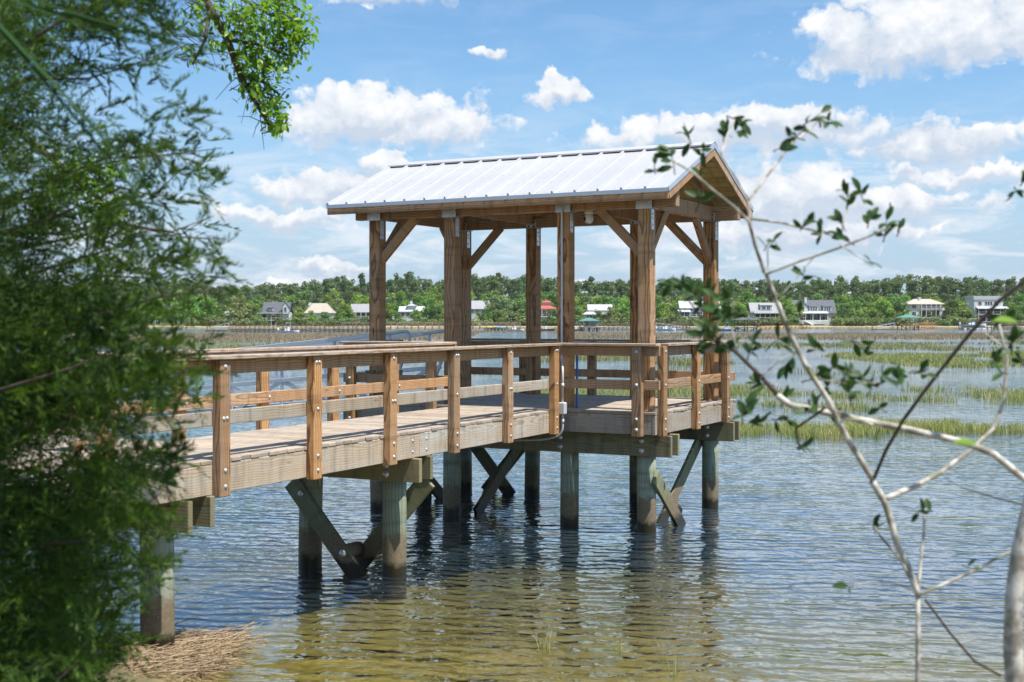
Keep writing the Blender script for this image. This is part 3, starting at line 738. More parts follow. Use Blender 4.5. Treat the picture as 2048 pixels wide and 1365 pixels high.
rpost(-4.50, -4.35, VF - 0.098, VF + 0.001, (0, -1), VF - 0.098); rpost(-3.0, -2.85, VF - 0.098, VF + 0.001, (0, -1), VF - 0.098)
rail_run((UL + 0.002, VF + 0.2), (UL + 0.002, 1.35), (1, 0), 0.035)
# cap beams under the pavilion
for (v0, r) in ((0.1, 0.14), (VQ + 0.1, 0.135)):
    for k, vv in enumerate((v0 - r - 0.061, v0 + r + 0.001)):
        cb = blk('cap_beam', UL - 0.05, 0.90 - 0.02 * k, vv, vv + 0.06, -0.655, -0.345, 'wood_treated', pv, bev=0.008)
        if k == 0:
            for u0 in PU:
                for zz in (-0.43, -0.57): bolt(cb, (u0 + P / 2, vv, zz), (0, -1, 0), 0.030)
def xbrace(parent, pa, pb, off, w=0.225):
    pa, pb, off = Vector(pa), Vector(pb), Vector(off)
    bar('brace', pa + off, pb + off, 0.055, w, 'wood_brace', parent, up=off.cross(pb - pa))
zl = -1.80
vq = VQ + 0.1
for (ua, ub) in ((PU[0] + 0.1, PU[1] + 0.1),):   # back row
    m_ = (ua + ub) / 2
    xbrace(pv, (ua + 0.05, vq, -0.62), (ub - 0.35, vq, zl), (0, -0.17, 0)); xbrace(pv, (ub - 0.05, vq, -0.62), (ua + 0.35, vq, zl), (0, 0.17, 0))
uR = PU[3] + 0.1
xbrace(pv, (uR, 0.0, -0.95), (uR, 1.75, zl - 0.55), (0.17, 0, 0)); xbrace(pv, (uR, vq + 0.0, -0.62), (uR, 0.95, zl - 0.1), (0.17, 0, 0) if False else (-0.17, 0, 0))
xbrace(pv, (uR, 0.1, -0.62), (uR, 2.0, zl), (-0.20, 0, 0))
uL = PU[1] + 0.1
xbrace(pv, (uL, 2.3, -0.62), (uL, 0.55, zl), (0.17, 0, 0)); xbrace(pv, (PU[0] + .1, 0.3, -0.62), (PU[0] + .1, 1.9, zl), (0.17, 0, 0))

# --- conduit, junction box, camera, hose
cr = empty('conduit', uv(0, 0, Z0), -TH, 'grey electrical conduit with a small junction box running down the third front post', 'conduit')
up_ = round_path([(-0.862, 0.55, 3.06), (-0.862, -0.03, 3.06), (-0.862, -0.03, 0.78), (-0.62, -0.50, 0.62), (-0.62, -0.50, 0.10)], 0.12)
tube('pipe', up_, 0.0165, 'conduit_grey', cr, 10)
lo_ = round_path([(-0.62, -0.50, -0.02), (-0.62, -0.50, -0.36), (-0.90, -0.50, -0.44), (-1.80, -0.50, -0.50), (-2.02, -0.52, -0.36)], 0.14)
tube('pipe', lo_, 0.0165, 'conduit_grey', cr, 10)
blk('junction_box', -0.672, -0.569, -0.55, -0.455, -0.06, 0.115, 'conduit_grey', cr, bev=0.012)
for p0, p1 in (((-0.862, -0.03, 1.62), (-0.862, -0.03, 1.66)), ((-0.62, -0.50, 0.33), (-0.62, -0.50, 0.39)), ((-0.62, -0.50, -0.19), (-0.62, -0.50, -0.13)), ((-1.05, -0.463, -0.447), (-1.13, -0.467, -0.453))):
    tube('coupling', [p0, p1], 0.0225, 'conduit_grey', cr, 10)
sc_ = empty('security_camera', uv(-0.58, 0.32, Z0 + 2.82), -TH, 'small white dome security camera under the front header beam', 'security camera')
def lathe(prof, n=16):
    vs = [(r * math.cos(6.28318 * k / n), r * math.sin(6.28318 * k / n), z) for r, z in prof for k in range(n)]
    fs = [(i * n + k, i * n + (k + 1) % n, (i + 1) * n + (k + 1) % n, (i + 1) * n + k) for i in range(len(prof) - 1) for k in range(n)]
    return vs, [f[::-1] for f in fs]
v_, f_ = lathe([(0.001, 0.16), (0.062, 0.16), (0.066, 0.10), (0.055, 0.085)]); obj('mount', me_from('mount', v_, f_, 'plastic_white', True), sc_)
v_, f_ = lathe([(0.001, 0.11), (0.05, 0.10), (0.064, 0.06), (0.070, 0.02), (0.064, -0.02), (0.04, -0.05), (0.001, -0.058)]); obj('housing', me_from('housing', v_, f_, 'plastic_white', True), sc_)
tube('lens', [(-0.04, -0.045, 0.01), (-0.052, -0.06, 0.008)], 0.03, 'lens_black', sc_, 14)
blk('backing_board', -0.80, -0.36, -0.05, 0.05, 0.162, 0.196, 'wood_rail', sc_)
hs = tag(tube('hose', [uv(-0.735, 0.235, Z0 + 0.92), uv(-0.735, 0.235, Z0 + 0.45), uv(-0.73, 0.22, Z0 + 0.22), uv(-0.68, 0.10, Z0 + 0.03), uv(-0.66, 0.06, Z0 + 0.02)], 0.017, 'hose_blue', None, 8),
         'blue hose hanging down the side of the third front post', 'hose')

# --- aluminium gangway, sloping down to the left from the landing
gw = empty('gangway', uv(-4.60, 2.08, Z0), -TH, 'grey aluminium truss gangway sloping down from the left side of the pavilion', 'gangway')
GL, GS = 8.6, 0.094
def gz(x, h): return h + x * GS                            # local x runs negative (away)
blk_deck = bar('walk_plate', (0.0, 0, gz(0, 0.02)), (-GL, 0, gz(-GL, 0.02)), 1.18, 0.05, 'aluminium', gw)
for yy in (-0.66, 0.66):
    for hh, s in ((1.10, 0.075), (0.46, 0.075), (-0.08, 0.10)):
        x0 = -0.42 if hh > 1 else -0.05
        bar('chord', (x0, yy, gz(x0, hh)), (-GL, yy, gz(-GL, hh)), 0.055, s, 'aluminium', gw)
    lp = round_path([(-0.40, yy, gz(-0.4, 1.10)), (0.10, yy, gz(0.1, 1.12)), (0.14, yy, 0.86), (-0.9, yy, gz(-0.9, 0.83))], 0.16, 8)
    tube('handrail_loop', lp, 0.030, 'aluminium', gw, 10)
    bar('handrail', (-0.85, yy - 0.03, gz(-0.85, 0.83)), (-GL, yy - 0.03, gz(-GL, 0.83)), 0.03, 0.03, 'aluminium', gw)
    n = 7
    for k in range(n):
        xa, xb = -0.3 - k * (GL - 0.4) / n, -0.3 - (k + 1) * (GL - 0.4) / n
        bar('upright', (xa, yy, gz(xa, -0.05)), (xa, yy, gz(xa, 1.08)), 0.05, 0.05, 'aluminium', gw, up=(0, 1, 0))
        if k % 2 == 0: bar('diagonal', (xa, yy, gz(xa, 0.44)), (xb, yy, gz(xb, -0.06)), 0.045, 0.07, 'aluminium', gw)
        else: bar('diagonal', (xa, yy, gz(xa, -0.06)), (xb, yy, gz(xb, 0.44)), 0.045, 0.07, 'aluminium', gw)
    bar('end_brace', (0.02, yy, 0.72), (-0.30, yy, -0.05), 0.05, 0.05, 'aluminium', gw)
pl = blk('nameplate', -0.78, -0.60, -0.696, -0.690, 0.37, 0.43, 'label_blue', gw, bev=0.001)
fd = empty('floating_dock', uv(-14.6, 2.0, 0.0), -TH, 'low grey floating dock at the foot of the gangway', 'dock')
for k in range(14): blk('deck_plank', -1.6, 3.2, -2.0 + k * 0.29, -2.0 + k * 0.29 + 0.28, 0.38, 0.42, 'wood_deck', fd, along=0)
blk('float', -1.55, 3.15, -1.95, 2.0, -0.15, 0.37, 'wood_old', fd)

# ------------------------------------------------------------------ far shore: houses, docks, boats
def prism(name, pts, y0, y1, mat, parent, M=None):
    """outline in x,z pushed from y0 to y1"""
    n = len(pts); vs = [(x, y0, z) for x, z in pts] + [(x, y1, z) for x, z in pts]
    fs = [tuple(range(n)), tuple(range(2 * n - 1, n - 1, -1))] + [(i, i + n, (i + 1) % n + n, (i + 1) % n) for i in range(n)]
    return obj(name, me_from(name, vs, fs, mat), parent, M)
def hip(name, x0, x1, y0, y1, z0, z1, mat, parent, inset=None, ov=0.5, th=0.18):
    x0 -= ov; x1 += ov; y0 -= ov; y1 += ov; ins = (y1 - y0) / 2 if inset is None else inset
    ym = (y0 + y1) / 2; a, b_ = x0 + ins, x1 - ins
    if a > b_: a = b_ = (x0 + x1) / 2
    vs = [(x0, y0, z0), (x1, y0, z0), (x1, y1, z0), (x0, y1, z0), (a, ym, z1), (b_, ym, z1), (x0, y0, z0 - th), (x1, y0, z0 - th), (x1, y1, z0 - th), (x0, y1, z0 - th)]
    fs = [(0, 1, 5, 4), (1, 2, 5), (2, 3, 4, 5), (3, 0, 4), (6, 7, 1, 0), (7, 8, 2, 1), (8, 9, 3, 2), (9, 6, 0, 3), (9, 8, 7, 6)]
    return obj(name, me_from(name, vs, fs, mat), parent)
def gable_x(name, x0, x1, y0, y1, z0, z1, mat, parent, ov=0.5, th=0.22):      # ridge along x
    ym = (y0 + y1) / 2; s = (z1 - z0) / (ym - y0); ze = z0 - s * ov
    p = [(y0 - ov, ze), (ym, z1), (y1 + ov, ze), (y1 + ov, ze - th), (ym, z1 - th), (y0 - ov, ze - th)]
    vs = [(x, y, z) for x in (x0 - ov, x1 + ov) for y, z in p]; n = 6
    fs = [(0, 5, 4, 1), (1, 4, 3, 2), (6, 7, 10, 11), (7, 8, 9, 10)] + [(i, (i + 1) % n, (i + 1) % n + n, i + n) for i in range(n)]
    return obj(name, me_from(name, vs, fs, mat), parent)
def window(parent, x, y, z, w, h, frame='trim_white'):
    f = obj('window', box_mesh(w + 0.24, 0.12, h + 0.24, frame, 0.02), parent, Matrix.Translation((x, y - 0.06, z)))
    obj('pane', box_mesh(w, 0.06, h, 'window_glass', 0.01), f, Matrix.Translation((x, y - 0.105, z)))
    if w > 0.9: obj('mullion', box_mesh(0.07, 0.04, h, frame, 0.01), f, Matrix.Translation((x, y - 0.15, z)))
def porch(parent, x0, x1, y, z0, z1, depth, n, roofmat='roof_white', rail=True, roof=True):
    obj('porch_floor', box_mesh(x1 - x0, depth, 0.25, 'trim_white', 0.02), parent, Matrix.Translation(((x0 + x1) / 2, y - depth / 2, z0)))
    obj('porch_shade_panel', box_mesh(x1 - x0 - 0.4, 0.1, z1 - z0 - 0.5, 'painted_shade', 0.02), parent, Matrix.Translation(((x0 + x1) / 2, y - 0.08, (z0 + z1) / 2)))  # dark panel on the wall, stands in for the shade under the porch
    for k in range(n):
        x = x0 + 0.15 + (x1 - x0 - 0.3) * k / (n - 1)
        obj('column', box_mesh(0.26, 0.26, z1 - z0 - 0.12, 'trim_white', 0.02), parent, Matrix.Translation((x, y - depth + 0.2, (z0 + z1) / 2)))
    if rail: obj('porch_rail', box_mesh(x1 - x0, 0.06, 0.12, 'trim_white', 0.02), parent, Matrix.Translation(((x0 + x1) / 2, y - depth + 0.1, z0 + 1.0)))
    if roof:
        vs = [(x0 - .3, y - depth - .3, z1), (x1 + .3, y - depth - .3, z1), (x1 + .3, y, z1 + 0.9), (x0 - .3, y, z1 + 0.9), (x0 - .3, y - depth - .3, z1 - .15), (x1 + .3, y - depth - .3, z1 - .15), (x1 + .3, y, z1 - .15), (x0 - .3, y, z1 - .15)]
        obj('porch_roof', me_from('porch_roof', vs, [(0, 1, 2, 3), (4, 5, 1, 0), (5, 6, 2, 1), (7, 4, 0, 3), (7, 6, 5, 4), (6, 7, 3, 2)], roofmat), parent)
def dormer(parent, x, y, z, w, h, roofmat, wall='siding_white', n=1, depth=3.0):
    prism('dormer', [(x - w / 2, z), (x + w / 2, z), (x + w / 2, z + h), (x - w / 2, z + h)], y, y + depth, wall, parent)
    vs = [(x - w / 2 - .2, y - .25, z + h), (x + w / 2 + .2, y - .25, z + h), (x + w / 2 + .2, y + depth, z + h + .7), (x - w / 2 - .2, y + depth, z + h + .7)]
    vs += [(a, b_, c - .14) for a, b_, c in vs]
    obj('dormer_roof', me_from('dormer_roof', vs, [(0, 1, 2, 3), (7, 6, 5, 4), (4, 5, 1, 0), (5, 6, 2, 1), (6, 7, 3, 2), (7, 4, 0, 3)], roofmat), parent)
    for k in range(n): window(parent, x + (k - (n - 1) / 2) * w * 0.8 / n, y, z + h / 2, w * 0.55 / n, h * 0.62)
def house(cxp, d, label, cat='house'):
    return empty('house', (px(cxp, d), d, 0), 0, label, cat, 'houses on the far shore')
def dims(a, b_, cxp, d): return px(a, d) - px(cxp, d), px(b_, d) - px(cxp, d)
def walls(parent, x0, x1, y0, y1, z0, z1, mat='siding_white'):
    return obj('wall', box_mesh(x1 - x0, y1 - y0, z1 - z0, mat, 0.03), parent, Matrix.Translation(((x0 + x1) / 2, (y0 + y1) / 2, (z0 + z1) / 2)))
D = 563.0
def Z(y): return pz(y, D)
# A: dark roof with a white gable
h = house(552, D, 'white house with a dark grey roof, tall porch columns and white gable')
x0, x1 = dims(526, 577, 552, D); walls(h, x0, x1, 0, 9, Z(656), Z(625)); gable_x('roof', x0, x1, 0, 9, Z(625), Z(604.5), 'shingle_dark', h)
gx0, gx1 = dims(566, 577, 552, D); gm = (gx0 + gx1) / 2
prism('front_gable', [(gx0, Z(628)), (gx1, Z(628)), (gx1, Z(614)), (gm, Z(605)), (gx0, Z(614))], -0.8, 4, 'siding_white', h)
for s in (-1, 1): bar('gable_roof', (gm + s * 1.55, 1.4, Z(614.5)), (gm, 1.4, Z(604.2)), 4.8, 0.2, 'shingle_dark', h, up=(s, 0, 1))
window(h, gm, -0.8, Z(619), 1.0, 1.8); dormer(h, x0 + 3.2, 0.2, Z(622), 2.2, 1.4, 'shingle_dark', n=2)
porch(h, x0 - 2, x1 - 3.0, 0, Z(641), Z(628), 2.6, 6, 'shingle_dark'); porch(h, x0 - 2, x1 - 3, 0, Z(655), Z(642), 2.6, 6, roof=False, rail=False)
obj('foundation', box_mesh(3.2, 0.3, 1.8, 'brick_warm', 0.02), h, Matrix.Translation((x0 + 2, -2.7, Z(650))))
# B: tan roof among trees
h = house(636, 572, 'house showing only a long cream roof behind round green trees')
x0, x1 = dims(610, 664, 636, 572); walls(h, x0, x1, 0, 10, 1.0, Z(627), 'siding_cream')
hip('roof', x0, x1, 0, 10, Z(626), Z(606), 'shingle_tan', h, inset=3.4); obj('vent', box_mesh(0.8, 0.8, 0.9, 'brick_warm', 0.02), h, Matrix.Translation((2.2, 2.6, Z(618))))
window(h, -2, 0, Z(634), 1.3, 1.6); window(h, 2, 0, Z(634), 1.3, 1.6)
# C
h = house(722, D, 'white house with stacked porches and grey roof, left of the first post')
x0, x1 = dims(702, 744, 722, D); walls(h, x0, x1, 0, 9, 1.0, Z(623)); gable_x('roof', x0, x1, 0, 9, Z(623), Z(608), 'shingle_grey', h)
porch(h, x0, x1, 0, Z(638), Z(625), 2.4, 5, 'shingle_grey', roof=False); porch(h, x0, x1, 0, Z(653), Z(640), 2.4, 5, roof=False)
bar('stair', (x0 - 2.6, -2, Z(656)), (x0, -2, Z(638)), 1.2, 0.3, 'trim_white', h)
# D
h = house(822, 575, 'low white house with stepped white roofs and a chimney between the first two posts')
x0, x1 = dims(799, 846, 822, 575); walls(h, x0, x1, 0, 9, 1.0, Z(622)); gable_x('roof', x0, x1, 0, 9, Z(622), Z(612), 'roof_white', h)
walls(h, x0 + 3.5, x0 + 7, 1, 7, Z(620), Z(611)); hip('upper_roof', x0 + 3.5, x0 + 7, 1, 7, Z(611), Z(606.5), 'roof_white', h)
obj('chimney', box_mesh(1.0, 1.0, 2.4, 'siding_white', 0.02), h, Matrix.Translation((x0 + 5.0, 3, Z(607))))
for k in range(4): window(h, x0 + 1.5 + k * 2.3, 0, Z(629), 1.3, 1.6)
# E
h = house(958, 575, 'house with a pale grey shingle roof half hidden by trees right of the second post')
x0, x1 = dims(930, 978, 958, 575); walls(h, x0, x1, 0, 9, 1.0, Z(616), 'siding_grey'); gable_x('roof', x0, x1, 0, 9, Z(616), Z(600.5), 'shingle_grey', h)
for k in range(3): window(h, x0 + 3 + k * 2.6, 0, Z(622), 1.2, 1.7)
# F
h = house(1094, 578, 'white house with a red hipped roof topped by a red cupola')
x0, x1 = dims(1074, 1112, 1094, 578); walls(h, x0, x1, 0, 9, 1.0, Z(617)); hip('roof', x0, x1, 0, 9, Z(617), Z(607), 'roof_red', h)
cx0, cx1 = dims(1086, 1101, 1094, 578); walls(h, cx0, cx1, 3, 6, Z(609), Z(604)); hip('cupola_roof', cx0, cx1, 3, 6, Z(604), Z(599.5), 'roof_red', h)
porch(h, x0, x1, 0, Z(634), Z(619), 2.2, 5, roof=False)
# G
h = house(1205, 560, 'white house with layered pale metal roofs and a screened porch, behind the green boathouse')
x0, x1 = dims(1166, 1244, 1205, 560); a0, a1 = dims(1178, 1224, 1205, 560)
walls(h, x0, x1, 0, 10, 1.0, pz(630, 560)); hip('roof', x0, x1, 0, 10, pz(629, 560), pz(620, 560), 'roof_white', h)
walls(h, a0, a1, 2, 8, pz(628, 560), pz(619, 560)); gable_x('upper_roof', a0, a1, 2, 8, pz(619, 560), pz(609, 560), 'roof_white', h)
walls(h, x0, x0 + 6, -2, 1, 1.0, pz(629.5, 560)); hip('wing_roof', x0, x0 + 6, -2.2, 1, pz(629, 560), pz(624, 560), 'roof_white', h)
for k in range(3): window(h, x0 + 2.0 + k * 1.3, -2, pz(633.5, 560), 0.9, 1.2)
window(h, a0 + 3, 2, pz(621, 560), 1.0, 1.2); porch(h, x0 + 6.4, x1 - 2, 0, pz(641, 560), pz(630.5, 560), 2.2, 6, roof=False)
# H
h = house(1400, 566, 'grey house with a bright white metal roof beside the right corner post')
x0, x1 = dims(1361, 1440, 1400, 566); walls(h, x0, x1, 0, 9, 1.0, pz(615, 566), 'siding_grey'); gable_x('roof', x0, x1, 0, 9, pz(615, 566), pz(602, 566), 'roof_white', h)
for k in range(6): window(h, x0 + 2.0 + k * 2.6, 0, pz(619, 566), 1.2, 1.6)
porch(h, x0 + 4, x1, 0, pz(634, 566), pz(624, 566), 2.4, 6, roof=False); porch(h, x0 - 1, x0 + 4, 0, pz(634, 566), pz(624, 566), 2.0, 3)
# I
h = house(1534, 566, 'white house with a light grey roof and one wide dormer with a double window')
x0, x1 = dims(1503, 1564, 1534, 566); walls(h, x0, x1, 0, 9, 1.0, pz(624, 566)); gable_x('roof', x0, x1, 0, 9, pz(624, 566), pz(605.5, 566), 'shingle_grey', h)
dormer(h, x0 + 6.6, 0.6, pz(620.5, 566), 5.2, 2.2, 'shingle_grey', n=2); porch(h, x0 + 1, x1 - 1, 0, pz(640, 566), pz(627, 566), 2.4, 6, 'shingle_grey')
porch(h, x0 + 1, x1 - 1, 0, pz(652, 566), pz(641, 566), 2.4, 6, roof=False, rail=False)
# J
h = house(1630, D, 'large white house with a dark roof, tall left gable, white chimney and teal shed dormers')
x0, x1 = dims(1590, 1671, 1630, D); walls(h, x0, x1, 0, 10, 0.9, Z(624)); gable_x('roof', x0, x1, 0, 10, Z(624), Z(600), 'shingle_dark', h)
g0, g1 = dims(1589, 1615, 1630, D); gm = (g0 + g1) / 2
prism('front_gable', [(g0, Z(626)), (g1, Z(626)), (g1, Z(616)), (gm, Z(602)), (g0, Z(616))], -1.2, 5, 'siding_white', h)
for s in (-1, 1): bar('gable_roof', (gm + s * 3.2, 1.8, Z(617.2)), (gm, 1.8, Z(601.2)), 6.4, 0.22, 'shingle_dark', h, up=(s, 0, 1))
window(h, gm + 0.2, -1.2, Z(618.5), 1.8, 2.0)
dormer(h, px(1628, D) - px(1630, D), 0.4, Z(623), 3.8, 2.2, 'shingle_dark', n=3); dormer(h, px(1655, D) - px(1630, D), 0.4, Z(623), 3.6, 2.2, 'shingle_dark', n=3)
obj('chimney', box_mesh(1.1, 1.1, 2.6, 'siding_white', 0.02), h, Matrix.Translation((px(1615, D) - px(1630, D), 4, Z(601))))
porch(h, x0 + 0.6, x1 - 4, 0, Z(641.5), Z(627), 3.0, 5, 'roof_white', rail=False)
for xx in (1600, 1627, 1650): window(h, px(xx, D) - px(1630, D), -0.2, Z(635), 2.6, 2.2)
obj('steps', box_mesh(14.0, 1.0, 1.6, 'siding_white', 0.02), h, Matrix.Translation((-1.2, -3.2, Z(645.5))))
bar('stair', (-1.5, -4.8, Z(652)), (-5.0, -3.4, Z(643)), 2.0, 0.25, 'trim_white', h)
# K
h = house(1850, D, 'cream two storey house with a tan hipped roof, two level porch and a small chimney')
x0, x1 = dims(1818, 1885, 1850, D); walls(h, x0, x1, 0, 10, 0.9, Z(608.5), 'siding_cream'); hip('roof', x0, x1, 0, 10, Z(608.5), Z(598), 'shingle_tan', h, inset=4.6, ov=0.9)
obj('chimney', box_mesh(1.0, 1.0, 1.8, 'siding_white', 0.02), h, Matrix.Translation((px(1844, D) - px(1850, D), 3.5, Z(599))))
px0, px1 = dims(1840, 1880, 1850, D); porch(h, px0, px1, 0, Z(619), Z(609), 1.8, 5, roof=False); porch(h, px0, px1, 0, Z(636), Z(621), 1.8, 5, roof=False, rail=False)
for k in range(4): window(h, px0 + 1.2 + k * 2.15, -0.15, Z(613), 1.2, 1.7)
for zz in (613, 628): window(h, x0 + 2.2, 0, Z(zz), 1.7, 1.7)
walls(h, x1, x1 + 4, 1, 8, 0.9, Z(621), 'siding_cream'); hip('wing_roof', x1, x1 + 4, 1, 8, Z(621), Z(616), 'shingle_tan', h)
# L
h = house(1978, D, 'tall white three storey house with a flat topped roof and dark screened porches')
x0, x1 = dims(1948, 2006, 1978, D); walls(h, x0, x1, 0, 10, 0.9, Z(600)); walls(h, x0 - 0.3, x1 + 0.3, -0.3, 10, Z(600), Z(592.5), 'roof_white')
for xx, ww in ((1960, 1.4), (1972, .9), (1977, .9), (1982.5, .9), (1992, 1.4)): window(h, px(xx, D) - px(1978, D), 0, Z(607), ww, 1.6)
porch(h, x0 + 1, x1 + 1.4, 0, Z(629), Z(617.5), 2.6, 5, 'roof_white'); porch(h, x0 + 1, x1 + 1.4, 0, Z(644), Z(631), 2.6, 5, roof=False, rail=False)
# M: left, mostly hidden
h = house(455, 566, 'pale house half hidden among trees at the left end of the shore')
x0, x1 = dims(430, 482, 455, 566); walls(h, x0, x1, 0, 9, 1.0, pz(631, 566), 'siding_cream'); hip('roof', x0, x1, 0, 9, pz(631, 566), pz(622, 566), 'shingle_grey', h)
for k in range(5): window(h, x0 + 1.3 + k * 2.2, 0, pz(637, 566), 1.2, 2.0)
sh_ = empty('shed', (px(787, 556), 556, 0), 0, 'small tan timber shed on the far bank between the first two posts', 'shed')
walls(sh_, -0.9, 0.9, 0, 2, 0.8, 3.1, 'wood_new'); gable_x('roof', -0.9, 0.9, 0, 2, 3.1, 3.9, 'shingle_tan', sh_, 0.2, 0.1); window(sh_, 0, 0, 2.0, 0.7, 0.9, 'wood_new')

def pier(pa, pb, zdeck, label, nb, mat='wood_old', rail=True, xb=True, wid=1.5):
    """pile pier from pa to pb (x, y)"""
    pa, pb = Vector((*pa, 0)), Vector((*pb, 0)); L = (pb - pa).length; ang = math.atan2(pb.y - pa.y, pb.x - pa.x)
    o = empty('pier', pa, ang, label, 'pier', 'piers along the far shore')
    obj('deck', box_mesh(L, wid, 0.22, mat, 0.02), o, Matrix.Translation((L / 2, 0, zdeck - 0.11)))
    for k in range(nb + 1):
        x = L * k / nb
        for s in (-1, 1):
            obj('pile', box_mesh(0.24, 0.24, zdeck + 1.6, mat, 0.04), o, Matrix.Translation((x, s * wid * 0.5, (zdeck - 1.6) / 2)))
            if rail: obj('rail_post', box_mesh(0.12, 0.12, 1.0, mat, 0.02), o, Matrix.Translation((x, s * wid * 0.5, zdeck + 0.5)))
        if xb and k < nb:
            x2 = L * (k + 1) / nb
            bar('brace', (x, -wid * 0.55, zdeck - 0.25), (x2, -wid * 0.55, 0.05), 0.06, 0.2, mat, o); bar('brace', (x2, -wid * 0.6, zdeck - 0.25), (x, -wid * 0.6, 0.05), 0.06, 0.2, mat, o)
    if rail:
        for s in (-1, 1):
            for zz in (0.55, 1.0): obj('rail', box_mesh(L, 0.07, 0.12, mat, 0.02), o, Matrix.Translation((L / 2, s * wid * 0.5 + 0.1 * s, zdeck + zz)))
    return o
pier((px(460, 350), 352), (px(745, 352), 350), 0.98, 'long dark trestle pier with crossed braces behind the gangway', 30)
pier((px(700, 530), 505), (px(1040, 530), 520), 1.5, 'pale railed walkway along the far bank behind the left posts', 26, 'wood_cap', xb=False)
pier((px(1163, 392), 392), (px(1372, 510), 505), 1.25, 'dark pile pier running from the green boathouse to the far bank', 26)
pier((px(972, 400), 400), (px(1014, 400), 402), 0.9, 'small dark pile dock carrying upturned kayaks', 6, rail=False, xb=False, wid=3)
pier((px(1485, 470), 440), (px(1616, 530), 530), 1.35, 'low timber pier with a light brown deck right of the pavilion', 12, 'wood_new', rail=False)
pier((px(1836, 452), 456), (px(1876, 520), 525), 1.5, 'orange timber pier joining the green roofed dock to the shore', 9, 'wood_new')
pier((px(1992, 452), 452), (px(2040, 520), 520), 1.2, 'dark pile pier at the right edge of the far shore', 8)
def boathouse(xp0, xp1, d, zdeck, zeave, ztop, label, roof, post, floor, wall=None):
    w = px(xp1, d) - px(xp0, d); o = empty('dock_shelter', (px((xp0 + xp1) / 2, d), d, 0), 0, label, 'dock shelter', 'roofed docks on the far shore')
    obj('deck', box_mesh(w * 0.92, w * 0.8, 0.25, floor, 0.02), o, Matrix.Translation((0, 0, zdeck)))
    hip('roof', -w / 2 + .3, w / 2 - .3, -w * 0.4, w * 0.4, zeave, ztop, roof, o, ov=0.3)
    for sx in (-1, 0, 1):
        for sy in (-1, 1):
            obj('post', box_mesh(0.2, 0.2, zeave - zdeck, post, 0.02), o, Matrix.Translation((sx * w * 0.42, sy * w * 0.34, (zeave + zdeck) / 2)))
            obj('pile', box_mesh(0.28, 0.28, zdeck + 1.6, 'wood_old', 0.02), o, Matrix.Translation((sx * w * 0.38, sy * w * 0.3, (zdeck - 1.6) / 2)))
    for zz in (0.45, 0.95): obj('rail', box_mesh(w * 0.86, 0.08, 0.14, floor, 0.02), o, Matrix.Translation((0, -w * 0.36, zdeck + zz)))
    for s in (-1, 1): bar('brace', (s * w * 0.38, -w * 0.33, zdeck - 0.2), (s * w * 0.12, -w * 0.33, 0.05), 0.08, 0.2, 'wood_old', o)
    if wall: obj('wall', box_mesh(w * 0.55, w * 0.4, zeave - zdeck - 0.1, wall, 0.02), o, Matrix.Translation((w * 0.05, w * 0.1, (zeave + zdeck) / 2))); window(o, -w * .1, -w * .1, zdeck + 1.2, .8, 1.2)
    return o
boathouse(1157, 1199, 396, 1.25, 3.15, 4.1, 'boathouse with a pale green hipped roof and white wall at the pier head', 'roof_green', 'trim_white', 'wood_cap', 'siding_white')
boathouse(1794, 1838, 455, 1.55, 4.3, 5.4, 'open dock shelter with a dark green hipped roof and orange timber rails', 'roof_green', 'wood_old', 'wood_new')
boathouse(1468, 1516, 400, 1.15, 3.5, 4.2, 'dark open dock shelter with crossed braces seen through the shrub leaves', 'shingle_dark', 'wood_old', 'wood_old')
def float_ramp(xp0, xp1, d, label, flip=1):
    w = px(xp1, d) - px(xp0, d); o = empty('ramp_dock', (px((xp0 + xp1) / 2, d), d, 0), 0, label, 'floating dock', 'floating docks on the far shore')
    obj('float', box_mesh(w, 2.2, 0.5, 'wood_old', 0.03), o, Matrix.Translation((0, 0, 0.15)))
    for yy in (-0.5, 0.5):
        for zz in (0.45, 1.45): bar('ramp_rail', (-flip * w * 0.25, yy, zz), (flip * w * 0.5, yy, zz + 1.0), 0.08, 0.12, 'aluminium', o)
        for k in range(5):
            t = k / 4; x = -flip * w * 0.25 + flip * w * 0.75 * t; bar('ramp_post', (x, yy, 0.45 + t), (x, yy, 1.45 + t), 0.07, 0.07, 'aluminium', o)
    for s in (-1, 1): obj('pile', box_mesh(0.25, 0.25, 4.2, 'wood_old', 0.03), o, Matrix.Translation((s * w * 0.48, 0.9, 0.7)))
    return o
float_ramp(1745, 1789, 440, 'floating dock with a pale sloping ramp left of the dark green dock shelter')
float_ramp(412, 458, 380, 'floating dock with a white railed ramp at the left end of the far shore')
float_ramp(1312, 1376, 420, 'long low floating dock below the pier right of the pavilion post', -1)
